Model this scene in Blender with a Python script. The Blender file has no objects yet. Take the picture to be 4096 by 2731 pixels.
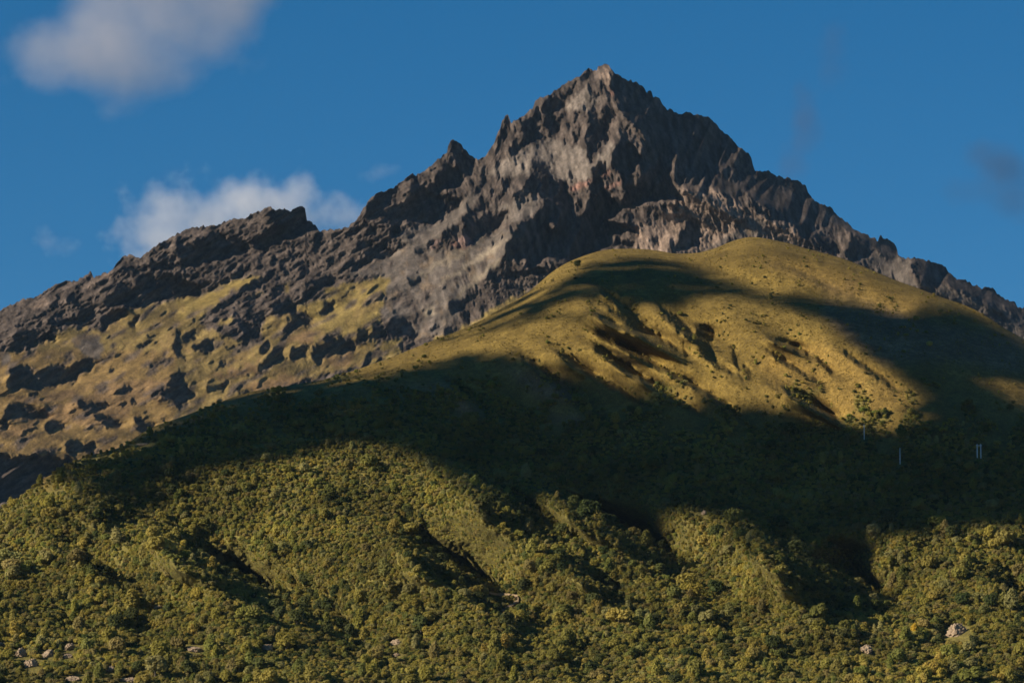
import bpy, math, random
import numpy as np
from mathutils import Vector

random.seed(7)
rng = np.random.default_rng(7)
S = bpy.context.scene
C = S.collection

# ------------------------------------------------------------------ camera, sky, sun, exposure
LENS, SENSOR, PITCH = 170.0, 36.0, 8.0
IW, IH = 4096, 2731
cam_d = bpy.data.cameras.new('camera')
cam_d.lens = LENS; cam_d.sensor_width = SENSOR; cam_d.clip_start = 1.0; cam_d.clip_end = 90000
cam = bpy.data.objects.new('camera', cam_d); C.objects.link(cam)
cam.location = (0, 0, 2.0); cam.rotation_euler = (math.radians(90 + PITCH), 0, 0)
S.camera = cam

SUN_AZ, SUN_EL = 72.0, 26.0        # degrees to the left of straight behind the camera; height
sx = math.sin(math.radians(SUN_AZ)) * math.cos(math.radians(SUN_EL))
sy = math.cos(math.radians(SUN_AZ)) * math.cos(math.radians(SUN_EL))
sz = math.sin(math.radians(SUN_EL))
SUNV = np.array([-sx, -sy, sz])    # points to the sun

world = bpy.data.worlds.new("World"); S.world = world; world.use_nodes = True
wn = world.node_tree.nodes; wl = world.node_tree.links
bg = wn['Background']
sky = wn.new('ShaderNodeTexSky'); sky.sky_type = 'NISHITA'; sky.sun_disc = False
sky.sun_elevation = math.radians(SUN_EL)
# sky azimuth: rotation 0 puts the sun on +Y, growing clockwise seen from above
sky.sun_rotation = math.atan2(-sx, -sy)
sky.altitude = 3200; sky.air_density = 1.0; sky.dust_density = 0.15; sky.ozone_density = 4.0
hs = wn.new('ShaderNodeHueSaturation'); hs.inputs['Saturation'].default_value = 1.3
hs.inputs['Hue'].default_value = 0.494
hs.inputs['Value'].default_value = 1.0
wl.new(sky.outputs[0], hs.inputs['Color']); wl.new(hs.outputs[0], bg.inputs['Color'])
bg.inputs['Strength'].default_value = 0.05

sun_d = bpy.data.lights.new('sun', 'SUN'); sun_d.energy = 5.0; sun_d.angle = math.radians(0.25)
sun_d.color = (1.0, 0.86, 0.68)
sun = bpy.data.objects.new('sun', sun_d); C.objects.link(sun)
sun.rotation_euler = Vector(SUNV).to_track_quat('Z', 'Y').to_euler()
sun.location = (-500, -100, 400)

S.view_settings.view_transform = 'Standard'; S.view_settings.look = 'None'
S.view_settings.gamma = 1.0; S.view_settings.use_curve_mapping = False
S.view_settings.exposure = 0.68
S.render.engine = 'CYCLES'
cy = S.cycles
cy.use_denoising = True
cy.max_bounces = 5; cy.diffuse_bounces = 3; cy.glossy_bounces = 1; cy.transmission_bounces = 1
cy.volume_bounces = 3; cy.transparent_max_bounces = 16
cy.pixel_filter_type = 'BLACKMAN_HARRIS'; cy.filter_width = 1.6
cy.volume_step_rate = 1.0; cy.volume_max_steps = 256

# ------------------------------------------------------------------ pixel <-> world
K = SENSOR / LENS / IW
cp, sp = math.cos(math.radians(PITCH)), math.sin(math.radians(PITCH))
def world_pos(u, v, D):
    """point seen at photo position (u, v), D metres away along world Y"""
    x = (u - IW / 2) * K; y = (IH / 2 - v) * K
    dy = cp - y * sp; dz = sp + y * cp
    t = D / dy
    return np.stack([x * t, D + 0 * x, 2.0 + dz * t], axis=-1)

CR = {'A': (1900, 240, 2.8), 'B': (1400, 540, 2.8), 'C': (2100, 640, 2.8), 'D': (2700, 700, 2.8),
      'E': (1300, 900, 2.8), 'F': (700, 800, 2.8), 'G': (0, 1000, 2.8), 'H': (0, 1400, 2.8), 'I': (700, 1160, 2.8),
      '1': (0, 0, 1.568), '2': (1350, 200, 1.568), '3': (2696, 200, 1.3067), '4': (0, 900, 1.4257),
      '5': (1350, 1000, 1.568), '6': (2696, 1000, 1.568),
      '7': (0, 1750, 1.5984), '8': (1350, 1750, 1.5984), '9': (2696, 1750, 1.5984), 's': (0, 0, 1.0)}
def pts(k, txt):
    ox, oy, s = CR[k]
    a = np.array([[float(q) for q in p.split(',')] for p in txt.split()])
    return a / s + np.array([ox, oy])

# ------------------------------------------------------------------ raster helpers
CELL = 4.0
U0 = -480.0
NU = 1264
class Grid:
    def __init__(g, v0, nv, warp=7.0, seed=1):
        g.v0, g.nv = v0, nv
        g.u = U0 + CELL * np.arange(NU); g.v = v0 + CELL * np.arange(nv)
        g.U, g.V = np.meshgrid(g.u, g.v)
        g.WU = g.U + warp * g.noise(60, seed) + 0.6 * warp * g.noise(20, seed + 1, 1, 1.6) + .35 * warp * g.noise(11, seed + 4, 1, 2)
        g.WV = g.V + warp * g.noise(60, seed + 2) + 0.6 * warp * g.noise(20, seed + 3) + .35 * warp * g.noise(11, seed + 5)
    def spec(g):
        n0, n1 = g.nv + 96, NU + 96
        ky = np.fft.fftfreq(n0)[:, None]; kx = np.fft.rfftfreq(n1)[None, :]
        return n0, n1, ky, kx
    def noise(g, lam, seed, ax=1.0, ay=1.0, rot=0.0):
        """unit-variance noise with wavelength about lam photo pixels (stretched by ax, ay along rotated axes)"""
        n0, n1, ky, kx = g.spec()
        w = np.random.default_rng(seed).standard_normal((n0, n1))
        c, s = math.cos(rot), math.sin(rot)
        k1 = (kx * c + ky * s) * ax; k2 = (-kx * s + ky * c) * ay
        k = np.sqrt(k1 * k1 + k2 * k2); k0 = CELL / lam
        f = np.exp(-((k - k0) / (0.45 * k0)) ** 2)
        r = np.fft.irfft2(np.fft.rfft2(w) * f, s=(n0, n1))[:g.nv, :NU]
        return r / r.std()
    def blur(g, a, sig):
        n0, n1, ky, kx = g.spec()
        p = np.pad(a, ((0, 96), (0, 96)), mode='edge')
        # cosine blend of the padding so that the wrap is smooth
        t = np.linspace(0, 1, 96)
        p[g.nv:, :] = p[g.nv - 1:g.nv, :] * (1 - t[:, None]) + p[0:1, :] * t[:, None]
        p[:, NU:] = p[:, NU - 1:NU] * (1 - t[None]) + p[:, 0:1] * t[None]
        s_ = sig / CELL
        f = np.exp(-2 * (math.pi * s_) ** 2 * (kx * kx + ky * ky))
        return np.fft.irfft2(np.fft.rfft2(p) * f, s=(n0, n1))[:g.nv, :NU]
    def mask(g, poly, warp=True):
        U, V = (g.WU, g.WV) if warp else (g.U, g.V)
        lo = poly.min(0) - 30; hi = poly.max(0) + 30
        i0 = max(0, int((lo[0] - U0) / CELL)); i1 = min(NU, int((hi[0] - U0) / CELL) + 2)
        j0 = max(0, int((lo[1] - g.v0) / CELL)); j1 = min(g.nv, int((hi[1] - g.v0) / CELL) + 2)
        if i1 <= i0 or j1 <= j0: return None
        x = U[j0:j1, i0:i1]; y = V[j0:j1, i0:i1]
        ins = np.zeros(x.shape, bool)
        n = len(poly)
        for a in range(n):
            x1, y1 = poly[a]; x2, y2 = poly[(a + 1) % n]
            if y1 == y2: continue
            c = ((y1 > y) != (y2 > y)) & (x < (x2 - x1) * (y - y1) / (y2 - y1) + x1)
            ins ^= c
        return (slice(j0, j1), slice(i0, i1)), ins
    def fill(g, arr, k, txt, val, warp=True):
        for one in txt.split(';'):
            one = one.strip()
            if not one: continue
            r = g.mask(pts(k, one), warp)
            if r is None: continue
            sl, ins = r
            arr[sl][ins] = val
    def integrate(g, gx, mpp, wz=0.12, lam=900.0, ang=None):
        """relief (m towards the viewer) whose sideways slope is as near gx as can be; lam: longest wave kept, photo px"""
        n0, n1, ky, kx = g.spec()
        p = np.zeros((n0, n1)); p[:g.nv, :NU] = gx
        t = np.linspace(1, 0, 96)
        p[:g.nv, NU:] = gx[:, -1:] * t; p[g.nv:, :NU] = gx[-1:, :] * t[:, None]
        p -= p.mean()
        G = np.fft.rfft2(p)
        wx_, wy_ = 2 * math.pi * kx, 2 * math.pi * ky
        ang = math.pi / 2 if ang is None else ang      # the direction in which folds run on unbroken
        den = wx_ ** 2 + wz * (wx_ * math.cos(ang) + wy_ * math.sin(ang)) ** 2 + 0.35 * (2 * math.pi * CELL / lam) ** 2
        R = -1j * wx_ * G / den
        r = np.fft.irfft2(R, s=(n0, n1))[:g.nv, :NU]
        return r * CELL * mpp
    def at(g, arr, u, v):
        x = np.clip((np.asarray(u, float) - U0) / CELL, 0, NU - 1.001); y = np.clip((np.asarray(v, float) - g.v0) / CELL, 0, g.nv - 1.001)
        i = x.astype(int); j = y.astype(int); fx = x - i; fy = y - j
        if arr.ndim == 3: fx = fx[..., None]; fy = fy[..., None]
        return (arr[j, i] * (1 - fx) + arr[j, i + 1] * fx) * (1 - fy) + (arr[j + 1, i] * (1 - fx) + arr[j + 1, i + 1] * fx) * fy

def poly_line(parts):
    a = np.concatenate([pts(k, t) for k, t in parts])
    return a[np.argsort(a[:, 0], kind='stable')]
def line_y(a, u):
    return np.interp(u, a[:, 0], a[:, 1])

def lit_map(g, depth, mpp, phi, vs, reach=260):
    """n.s and, where a higher crag stands towards the sun, how far (m) the point lies inside its shadow"""
    cphi, sphi = math.cos(math.radians(phi)), math.sin(math.radians(phi))
    lx, lu, lf = -sx, sz * cphi + sy * sphi, -sy * cphi + sz * sphi
    h = CELL * mpp
    Dx = np.gradient(depth, axis=1) / h; Du = -np.gradient(depth, axis=0) / h
    ns = (Dx * lx + Du * lu - lf) / np.sqrt(1 + Dx * Dx + Du * Du)
    solid = np.where(g.V >= vs[None], depth, 1e9)
    deep = np.full(depth.shape, -1e9)
    k = 2
    while k < reach:
        t = k * h / -lx
        r = lu * t / h; r0 = int(r); f = r - r0
        if r0 + 1 >= g.nv: break
        a = solid[:g.nv - r0 - 1, :NU - k]                 # r0+1 rows up
        b = solid[1:g.nv - r0, :NU - k]                    # r0 rows up
        path = np.minimum(a * f + b * (1 - f), 1e8)
        d = depth[r0 + 1:, k:] + lf * t - path
        deep[r0 + 1:, k:] = np.maximum(deep[r0 + 1:, k:], d)
        k += 1 + k // 12
    return ns, deep
def fit_relief(g, rel, base, tone, mpp, phi, vs, vlow, n=20, wz=8.0, lam=900, kd=14.0, kl=4.0, ls=8, lk=.5, sm=3, runs=((1.0, None),)):
    """nudge the relief until its own light and shade under the sun falls where the photo has it"""
    use = ((g.V >= vs[None]) & (g.V < vlow[None])).astype(float)
    want_dark = np.clip((.40 - tone) / .2, 0, 1) * use; want_lit = np.clip((tone - .42) / .15, 0, 1) * use
    for it in range(n):
        ns, deep = lit_map(g, base - rel, mpp, phi, vs)
        rel = rel + g.blur(want_lit * np.clip(deep, 0, 60), ls) * lk
        d = np.clip(.25 - ns, 0, .8) * want_lit * kl - np.clip(ns + .1, 0, .8) * want_dark * (deep < 0) * kd
        d = g.blur(d, sm)
        rel = rel + sum(w_ * g.integrate(d, mpp, wz=wz, lam=lam, ang=a_) for w_, a_ in runs)
    return rel

def tag(o, label=None, cat=None, group=None, kind=None):
    if label: o['label'] = label
    if cat: o['category'] = cat
    if group: o['group'] = group
    if kind: o['kind'] = kind
    return o

# ------------------------------------------------------------------ node helpers
def new_mat(name):
    m = bpy.data.materials.new(name); m.use_nodes = True
    nt = m.node_tree
    return m, nt, nt.nodes['Principled BSDF']
def nd(nt, typ, **kw):
    n = nt.nodes.new(typ)
    for k, v in kw.items():
        if k.startswith('i_'):
            key = k[2:]
            n.inputs[int(key) if key.isdigit() else key.replace('_', ' ')].default_value = v
        else: setattr(n, k, v)
    return n
def noise_tex(nt, vec, scale, detail=4.0, rough=0.6, dist=0.0):
    n = nd(nt, 'ShaderNodeTexNoise'); n.inputs['Scale'].default_value = scale
    n.inputs['Detail'].default_value = detail; n.inputs['Roughness'].default_value = rough
    n.inputs['Distortion'].default_value = dist
    nt.links.new(vec, n.inputs['Vector']); return n.outputs['Fac']
def maprange(nt, src, a, b, c, d):
    n = nd(nt, 'ShaderNodeMapRange'); n.inputs[1].default_value = a; n.inputs[2].default_value = b
    n.inputs[3].default_value = c; n.inputs[4].default_value = d
    nt.links.new(src, n.inputs[0]); return n.outputs[0]
def math_n(nt, op, a, b=None, c=None):
    n = nd(nt, 'ShaderNodeMath', operation=op)
    for i, q in enumerate((a, b, c)):
        if q is None: continue
        if isinstance(q, (int, float)): n.inputs[i].default_value = q
        else: nt.links.new(q, n.inputs[i])
    return n.outputs[0]
def scale_col(nt, col, fac):
    n = nd(nt, 'ShaderNodeVectorMath', operation='SCALE')
    nt.links.new(col, n.inputs[0])
    nt.links.new(fac, n.inputs['Scale']); return n.outputs[0]
def mix_col(nt, fac, a, b):
    n = nd(nt, 'ShaderNodeMix', data_type='RGBA')
    if isinstance(fac, (int, float)): n.inputs[0].default_value = fac
    else: nt.links.new(fac, n.inputs[0])
    for i, q in ((6, a), (7, b)):
        if isinstance(q, tuple): n.inputs[i].default_value = (*q, 1)
        else: nt.links.new(q, n.inputs[i])
    return n.outputs[2]

def terrain_mat(name, bumps, vary):
    """ground colour from the painted rock / grass / scree cover, broken up by noise, with fine bump relief"""
    m, nt, b = new_mat(name)
    geo = nd(nt, 'ShaderNodeNewGeometry'); pos = geo.outputs['Position']
    att = nd(nt, 'ShaderNodeAttribute', attribute_name='cover')
    f = None
    for sc, lo, hi in vary:
        q = maprange(nt, noise_tex(nt, pos, sc, 5, 0.65), 0.3, 0.7, lo, hi)
        f = q if f is None else math_n(nt, 'MULTIPLY', f, q)
    col = scale_col(nt, att.outputs['Color'], f)
    nt.links.new(col, b.inputs['Base Color'])
    b.inputs['Roughness'].default_value = 0.95; b.inputs['Specular IOR Level'].default_value = 0.15
    prev = None
    for sc, dist, strength in bumps:
        bp = nd(nt, 'ShaderNodeBump'); bp.inputs['Strength'].default_value = strength; bp.inputs['Distance'].default_value = dist
        nt.links.new(noise_tex(nt, pos, sc, 6, 0.7, 0.3), bp.inputs['Height'])
        if prev is not None: nt.links.new(prev, bp.inputs['Normal'])
        prev = bp.outputs[0]
    nt.links.new(prev, b.inputs['Normal'])
    return m

# ------------------------------------------------------------------ terrain sheet builder
def sheet(name, g, depth, cover, skyline, vbot, nrows, mat, back, foot=None):
    """solid hillside: columns from the skyline down to vbot, then over the back side of the crest and down to its foot"""
    ui = g.u
    vs = skyline
    T = np.linspace(0, 1, nrows)[:, None]
    vv = vs[None] + (vbot - vs[None]) * T
    uu = np.repeat(ui[None], nrows, 0)
    D = g.at(depth, uu, vv)
    P = world_pos(uu, vv, D)
    col = g.at(cover, uu, vv)
    rows = [P]; cols = [col]
    top = P[0]; topc = col[0]
    bk = []
    for dy, dz in back[::-1]:
        q = top.copy(); q[:, 1] += dy; q[:, 2] -= dz
        q[:, 2] = np.maximum(q[:, 2], -5)
        bk.append(q)
    P = np.concatenate([np.array(bk), P], 0)
    col = np.concatenate([np.repeat(topc[None], len(back), 0), col], 0)
    if foot:
        ft = []
        for dy, dz in foot:
            q = P[-1].copy(); q[:, 1] -= dy; q[:, 2] -= dz
            q[:, 2] = np.maximum(q[:, 2], -5)
            ft.append(q)
        col = np.concatenate([col, np.repeat(col[-1:], len(ft), 0)], 0)
        P = np.concatenate([P, np.array(ft)], 0)
    # shoulders: beyond the picture the ridge falls away to the valley on both sides
    rs = np.random.default_rng(len(name))
    for side, e in ((-1, 0), (1, -1)):
        edge = P[:, e].copy(); ec = col[:, e].copy(); add = []
        for dx, f in ((60, .985), (160, .94), (320, .85), (560, .71), (900, .52), (1400, .28), (2100, 0.0)):
            q = edge.copy(); q[:, 0] += side * dx * (1 + .25 * (edge[:, 2] / max(1, edge[:, 2].max())))
            q[:, 2] = -5 + (edge[:, 2] + 5) * f; q[:, 1] += dx * .12
            wob = np.convolve(rs.standard_normal(len(q) + 24), np.ones(25) / 25, 'valid') * 5 * min(1, dx / 300) * (f > 0) * 8
            q[:, 2] = np.maximum(q[:, 2] + wob, -5) if f > 0 else q[:, 2]
            add.append(q)
        A = np.stack(add, 1); Ac = np.repeat(ec[:, None], len(add), 1)
        if side < 0: P = np.concatenate([A[:, ::-1], P], 1); col = np.concatenate([Ac, col], 1)
        else: P = np.concatenate([P, A], 1); col = np.concatenate([col, Ac], 1)
    nr, nc = P.shape[:2]
    idx = np.arange(nr * nc).reshape(nr, nc)
    quads = np.stack([idx[:-1, :-1], idx[1:, :-1], idx[1:, 1:], idx[:-1, 1:]], -1).reshape(-1, 4)
    me = bpy.data.meshes.new(name)
    me.vertices.add(nr * nc); me.vertices.foreach_set('co', P.reshape(-1).astype(np.float32))
    nq = len(quads)
    me.loops.add(nq * 4); me.loops.foreach_set('vertex_index', quads.reshape(-1).astype(np.int32))
    me.polygons.add(nq); me.polygons.foreach_set('loop_start', (np.arange(nq) * 4).astype(np.int32))
    me.polygons.foreach_set('use_smooth', np.ones(nq, bool))
    ca = me.color_attributes.new('cover', 'FLOAT_COLOR', 'POINT')
    rgba = np.ones((nr * nc, 4), np.float32); rgba[:, :3] = col.reshape(-1, 3)
    ca.data.foreach_set('color', rgba.reshape(-1))
    me.update(); me.validate()
    me.materials.append(mat)
    o = bpy.data.objects.new(name, me); C.objects.link(o)
    o['kind'] = 'structure'
    return o

# =================================================================== THE VOLCANO
gm = Grid(120, 520, warp=4.0, seed=11)
sky_m = poly_line([
 ('4', '-700,760 -350,630 0,490 30,468 130,425 210,405 290,355 330,335 380,320 440,320 480,285 515,275 535,295 590,275 630,265 660,225 690,190 735,163 760,178 800,185 830,165'),
 ('1', '945,1560 1000,1530 1090,1480 1160,1440 1240,1418 1320,1415 1380,1410 1410,1390 1490,1365 1530,1370 1600,1335 1640,1320 1680,1297 1700,1300 1720,1320 1760,1310 1830,1320 1850,1300 1895,1290 1915,1310 1920,1350 1922,1380 1935,1387 1960,1392 1990,1425 1998,1445 2060,1447 2130,1440'),
 ('2', '5,1122 60,1110 115,1070 140,1030 170,980 190,950 215,920 260,890 300,880 350,870 365,850 420,815 440,785 475,776 488,795 500,775 530,765 560,745 600,715 660,660 688,635 694,592 710,572 745,565 775,590 790,615 830,655 885,690 930,665 945,640 990,560 1020,490 1035,430 1060,403 1075,425 1087,460 1110,440 1150,425 1185,395 1230,355 1240,320 1270,295 1300,290 1335,280 1360,255 1430,210 1480,185 1520,160 1550,130 1580,120 1625,128 1640,105 1665,90 1705,92 1711,125 1750,152 1780,170 1830,195 1870,200 1920,235 1940,265 1948,258 1958,250 1968,270 1985,297 1992,288 2030,325 2060,365 2120,385 2140,410 2190,388'),
 ('3', '75,322 105,340 130,338 185,357 220,385 240,415 290,450 335,505 380,535 403,555 412,595 425,640 450,630 490,632 530,655 560,668 610,675 660,690 692,715 700,740 720,775 760,800 825,825 850,865 905,900 960,950 985,955 1040,985 1068,990 1080,972 1110,985 1140,1000 1165,1025 1167,1060 1190,1085 1230,1090 1270,1083 1330,1100 1380,1115 1420,1135 1440,1165 1475,1195 1520,1200 1560,1225 1610,1248 1665,1240 1690,1270 1730,1305 1780,1315 1800,1345 1829,1350 2000,1480 2500,1800')])
DARK, DIM, MID, LIT = 0.0, 0.2, 0.35, 0.85
tone = np.full(gm.U.shape, 0.66)
t_ = lambda k, txt, v=DARK: gm.fill(tone, k, txt, v)
# skyline crags at the left
t_('G', '0,690 130,620 280,550 500,480 620,380 760,340 960,270 1020,280 930,400 700,480 560,640 300,780 100,900 0,960', .5)
t_('4', '-500,640 -350,600 -10,500 20,900 -300,1000 -500,1050', .45)
# zone A, the peak
t_('A', '1510,110 1530,200 1520,330 1560,430 1600,500 1640,560 1650,640 1700,660 1760,720 1840,790 1890,900 1890,1000 1840,1050 1780,980 1700,960 1640,940 1580,930 1560,1000 1540,1100 1530,1220 1600,1240 1640,1300 1660,1420 1650,1568 2300,1568 2300,560 2130,520 2080,440 1990,370 1890,310 1800,230 1700,240 1560,180')
t_('A', '740,540 770,470 850,430 960,420 1040,340 1130,240 1150,260 1060,400 980,450 1010,520 930,590 900,560 870,640 800,620 750,580; 520,690 640,640 720,600 740,650 700,720 760,830 790,890 680,920 560,990 520,1000 400,1100 380,1000 420,900 500,960 530,800; 790,620 880,640 1000,620 960,700 900,800 860,880 820,870 800,780 760,700; 350,600 395,690 400,720 380,780 330,860 290,960 220,1080 200,1080 260,960 300,820 330,700')
t_('A', '1250,590 1330,540 1360,600 1420,690 1440,640 1440,470 1500,560 1560,600 1540,680 1490,780 1460,870 1400,950 1320,1050 1300,1140 1250,1080 1260,900 1260,780 1290,720 1270,640; 1640,760 1690,800 1700,900 1760,960 1640,950 1610,920 1630,830; 660,1140 740,1160 830,1190 850,1280 880,1320 920,1370 1010,1370 1050,1460 1090,1490 1090,1568 750,1568 740,1510 600,1500 430,1540 400,1520 540,1450 590,1330 640,1290 720,1310 800,1330 700,1220')
t_('A', '60,1220 120,1190 130,1300 100,1380 50,1400 80,1300; 330,1340 400,1360 380,1440 300,1500 310,1420; 1300,1220 1380,1150 1440,1130 1450,1200 1440,1260 1400,1310 1450,1440 1520,1500 1530,1568 1340,1568 1300,1480 1320,1400 1310,1300; 1240,290 1280,270 1320,330 1380,380 1420,430 1380,420 1320,370 1260,340; 1390,200 1430,270 1470,350 1540,420 1500,400 1440,340 1400,270; 1130,600 1160,600 1130,700 1100,690; 1150,720 1180,740 1160,880 1120,950 1110,920; 1040,700 1080,690 1050,780 1010,800; 960,700 1010,700 900,850 880,830; 1190,160 1300,130 1340,160 1250,200 1190,230')
# zone C, the cirque
t_('C', '0,220 300,230 480,280 700,250 850,120 1080,80 1300,60 1700,0 2240,0 2240,300 2190,270 2080,310 1900,290 1830,260 1830,190 1780,180 1710,200 1710,250 1740,310 1660,330 1620,400 1610,430 1460,460 1350,490 1240,510 1180,570 1080,580 1030,640 870,690 1000,710 1150,760 1230,760 1250,840 1160,805 1080,840 1040,880 1100,910 1210,930 1190,980 1000,1000 880,1020 720,1070 600,1130 480,1180 400,1150 330,1080 250,1070 180,1150 90,1200 0,1180 0,720 100,680 170,640 220,650 200,430 100,380 0,350')
t_('C', '1800,660 1880,680 1950,700 1960,800 2010,860 1960,900 1880,960 1820,1020 1740,1030 1640,1060 1680,920 1720,860 1760,800 1780,740; 1380,930 1440,870 1490,900 1470,930; 1910,950 1980,900 1960,960 1920,1010; 1790,250 1830,250 1800,320 1780,330')
t_('C', '1540,450 1600,440 1600,560 1560,600 1540,520; 1380,520 1430,500 1420,620 1380,640; 1140,640 1190,600 1180,740 1150,740; 1700,420 1760,430 1700,560 1640,580', .25)
# zone D, the right shoulder
t_('s', '2680,400 2760,420 2860,480 2970,560 3030,620 3040,680 3140,690 3250,760 3250,830 3000,780 2680,740')
t_('D', '160,80 520,100 570,260 680,280 800,210 810,260 890,290 940,300 1050,370 1070,440 1050,500 1070,530 1250,510 1330,550 1400,690 1530,700 1560,640 1700,580 1900,600 2000,650 2080,720 2240,820 2240,700 2100,620 1900,500 1800,420 1740,340 1640,320 1500,200 1480,110 1400,50 1240,20 1150,0 1000,-70 160,-70; 880,290 910,350 1000,410 1050,500 1010,480 940,400 880,350; 400,400 440,390 440,480 400,500; 1640,770 1700,760 1740,860 1700,870 1640,820; 1870,880 1920,830 1960,900 1930,940; 1960,720 2100,720 2240,820 2220,860 2130,870 2090,900 2050,970 1960,960 1980,880 2010,800 1990,740')
t_('D', '1000,610 1050,600 1020,660 990,700 960,640; 1110,600 1160,620 1140,700 1100,650; 680,520 760,500 760,600 690,620; 540,520 600,500 590,620 540,650', .22)
t_('3', '985,950 1068,985 1080,965 1140,990 1170,1025 1168,1060 1185,1085 1120,1080 1050,1050 980,1090 940,1110 900,1080 920,1010 960,990; 1240,1130 1270,1078 1380,1105 1420,1125 1475,1185 1560,1215 1665,1230 1730,1295 1800,1335 1900,1400 1900,1440 1780,1370 1680,1340 1570,1310 1480,1250 1400,1220 1330,1220 1300,1230 1260,1190; 1640,1350 1720,1380 1740,1430 1680,1410; 740,960 800,1010 820,1050 780,1040')
# zone B, tower and bowl
t_('B', '1130,130 1180,40 1240,100 1320,180 1440,270 1420,340 1350,440 1280,490 1260,600 1180,600 1100,600 960,650 850,600 880,560 950,500 990,410 1080,330 1170,380 1160,290 1180,220 1140,200')
t_('B', '870,590 950,500 990,410 1080,340 1150,390 1130,520 1100,600 960,650', .2)
t_('B', '710,430 740,520 830,600 960,660 1120,700 1260,690 1250,760 1160,830 1060,910 1020,980 850,1000 720,1000 600,950 560,1060 530,1130 440,1150 460,1000 370,980 350,920 260,940 250,1000 300,1100 250,1100 270,870 330,800 420,800 560,810 640,740 660,620 680,520')
t_('B', '180,790 210,740 330,640 440,610 500,580 540,560 510,640 470,680 440,760 370,800 250,870 200,960 130,1060 70,1080 0,1130 0,1090 80,1020 150,1000 190,900', .12)
t_('B', '200,1260 320,1200 400,1260 470,1290 560,1200 590,1230 580,1260 480,1320 380,1360 250,1420 100,1500 0,1540 0,1510 140,1370; 1180,990 1210,1060 1180,1130 1060,1170 1010,1140 1050,1080 1140,1010; 1490,350 1520,370 1530,470 1470,600 1410,670 1380,650 1430,580 1460,480; 1740,490 1790,540 1760,640 1690,660 1720,560; 2000,490 2060,440 2120,470 2240,560 2240,720 2140,690 2060,650 1960,650 1810,710 1830,660 1960,600; 1880,1030 1950,960 2080,900 2160,820 2240,800 2240,1360 2100,1440 1960,1440 1920,1330 1930,1200 1920,1090; 1840,1530 2050,1500 2240,1490 2240,1568 1840,1568; 740,1280 800,1290 830,1240 790,1320 760,1310; 620,1090 690,1060 640,1110; 720,1030 800,1020 730,1070; 1400,790 1490,840 1430,880 1340,880 1320,970 1250,960 1330,870')
t_('B', '1270,1000 1340,940 1560,880 1700,880 1820,860 1720,960 1660,1040 1560,1120 1430,1150 1380,1220 1300,1150 1230,1120; 1840,1050 1910,1050 1940,1200 1920,1400 1720,1400 1730,1250 1820,1130', .3)
# zone E, the scree fan
t_('E', '920,600 1060,620 1050,660 980,670 920,650; 980,520 1040,530 1010,555; 1800,600 1820,540 1900,540 2000,600 2020,530 2240,520 2240,620 2020,630 1960,650 1900,640 1830,620; 1980,680 2100,680 2240,700 2240,720 2100,730 1990,710; 1300,1180 1400,1150 1490,1130 1500,1170 1440,1220 1330,1240; 860,1010 940,1040 1010,1160 1040,1220 990,1270 930,1180 860,1100; 540,1120 620,1080 640,1140 630,1250 560,1290 500,1260; 0,1240 120,1270 190,1220 230,1290 320,1290 330,1380 230,1430 100,1440 0,1490; 400,1568 450,1480 500,1420 530,1440 470,1568; 850,1320 890,1370 890,1410 850,1420; 190,800 280,730 340,670 350,690 260,770 200,820; 0,860 80,860 110,960 40,1000 0,1000; 0,560 150,590 100,650 0,700; 1000,270 1060,310 1100,250 1110,260 1070,330 1020,300; 1320,700 1380,700 1330,730; 740,790 820,800 790,820')
t_('E', '1370,870 1420,840 1550,820 1620,770 1700,760 1680,830 1560,870 1560,960 1440,990 1400,960; 1190,1170 1220,1120 1280,1140 1240,1190; 340,1200 440,1150 480,1200 470,1290 340,1330', .2)
t_('E', '720,1080 780,1030 860,1010 860,1100 930,1180 990,1270 880,1270 720,1260 640,1300 640,1180', .3)
# zone F, the left ridge
t_('F', '60,480 150,480 200,540 250,440 300,400 390,380 460,360 560,400 640,450 760,440 810,480 830,540 820,600 700,630 520,670 350,710 230,750 70,770 50,640; 870,480 890,400 970,330 1060,310 1090,250 1080,150 1200,110 1320,90 1430,50 1480,150 1480,210 1590,250 1620,330 1500,350 1360,390 1200,470 1000,550 900,540 880,500; 1540,440 1640,400 1650,480 1600,580 1520,600; 1290,590 1340,600 1350,660 1280,690; 1930,350 2040,290 2050,340 1960,400 1890,430; 0,850 60,880 130,940 200,960 280,1010 330,1040 200,1080 0,1110; 350,1030 450,930 560,880 740,800 760,830 620,880 500,950 390,1040; 640,1080 740,990 900,900 1000,830 1100,750 1120,800 1060,880 940,960 800,1030 680,1110 560,1190 440,1250 400,1260 500,1170; 1070,1000 1140,930 1230,970 1180,1010 1190,1060 1090,1110; 1540,900 1700,850 1830,870 1740,950 1620,990 1560,1060 1470,1130 1400,1120 1440,1040 1540,980; 1880,1080 1950,1010 2010,960 2030,980 1950,1050 1890,1090; 1690,1150 1740,1120 1780,1150 1720,1180; 1620,1230 1680,1170 1790,1230 1720,1290 1640,1290 1590,1270; 1370,780 1450,720 1490,730 1450,780 1380,810; 1260,1400 1320,1320 1430,1270 1560,1330 1560,1360 1440,1390 1400,1430 1350,1400 1310,1470 1210,1480 1230,1410')
t_('F', '760,1140 840,1160 860,1300 880,1370 820,1330 800,1220; 890,1310 1010,1280 970,1330 920,1380 880,1380; 700,1340 760,1370 860,1390 960,1400 970,1450 930,1540 880,1568 760,1568 740,1440; 200,1330 270,1330 220,1400 150,1400; 640,1270 690,1260 670,1320; 720,1260 740,1330 690,1320')
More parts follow.
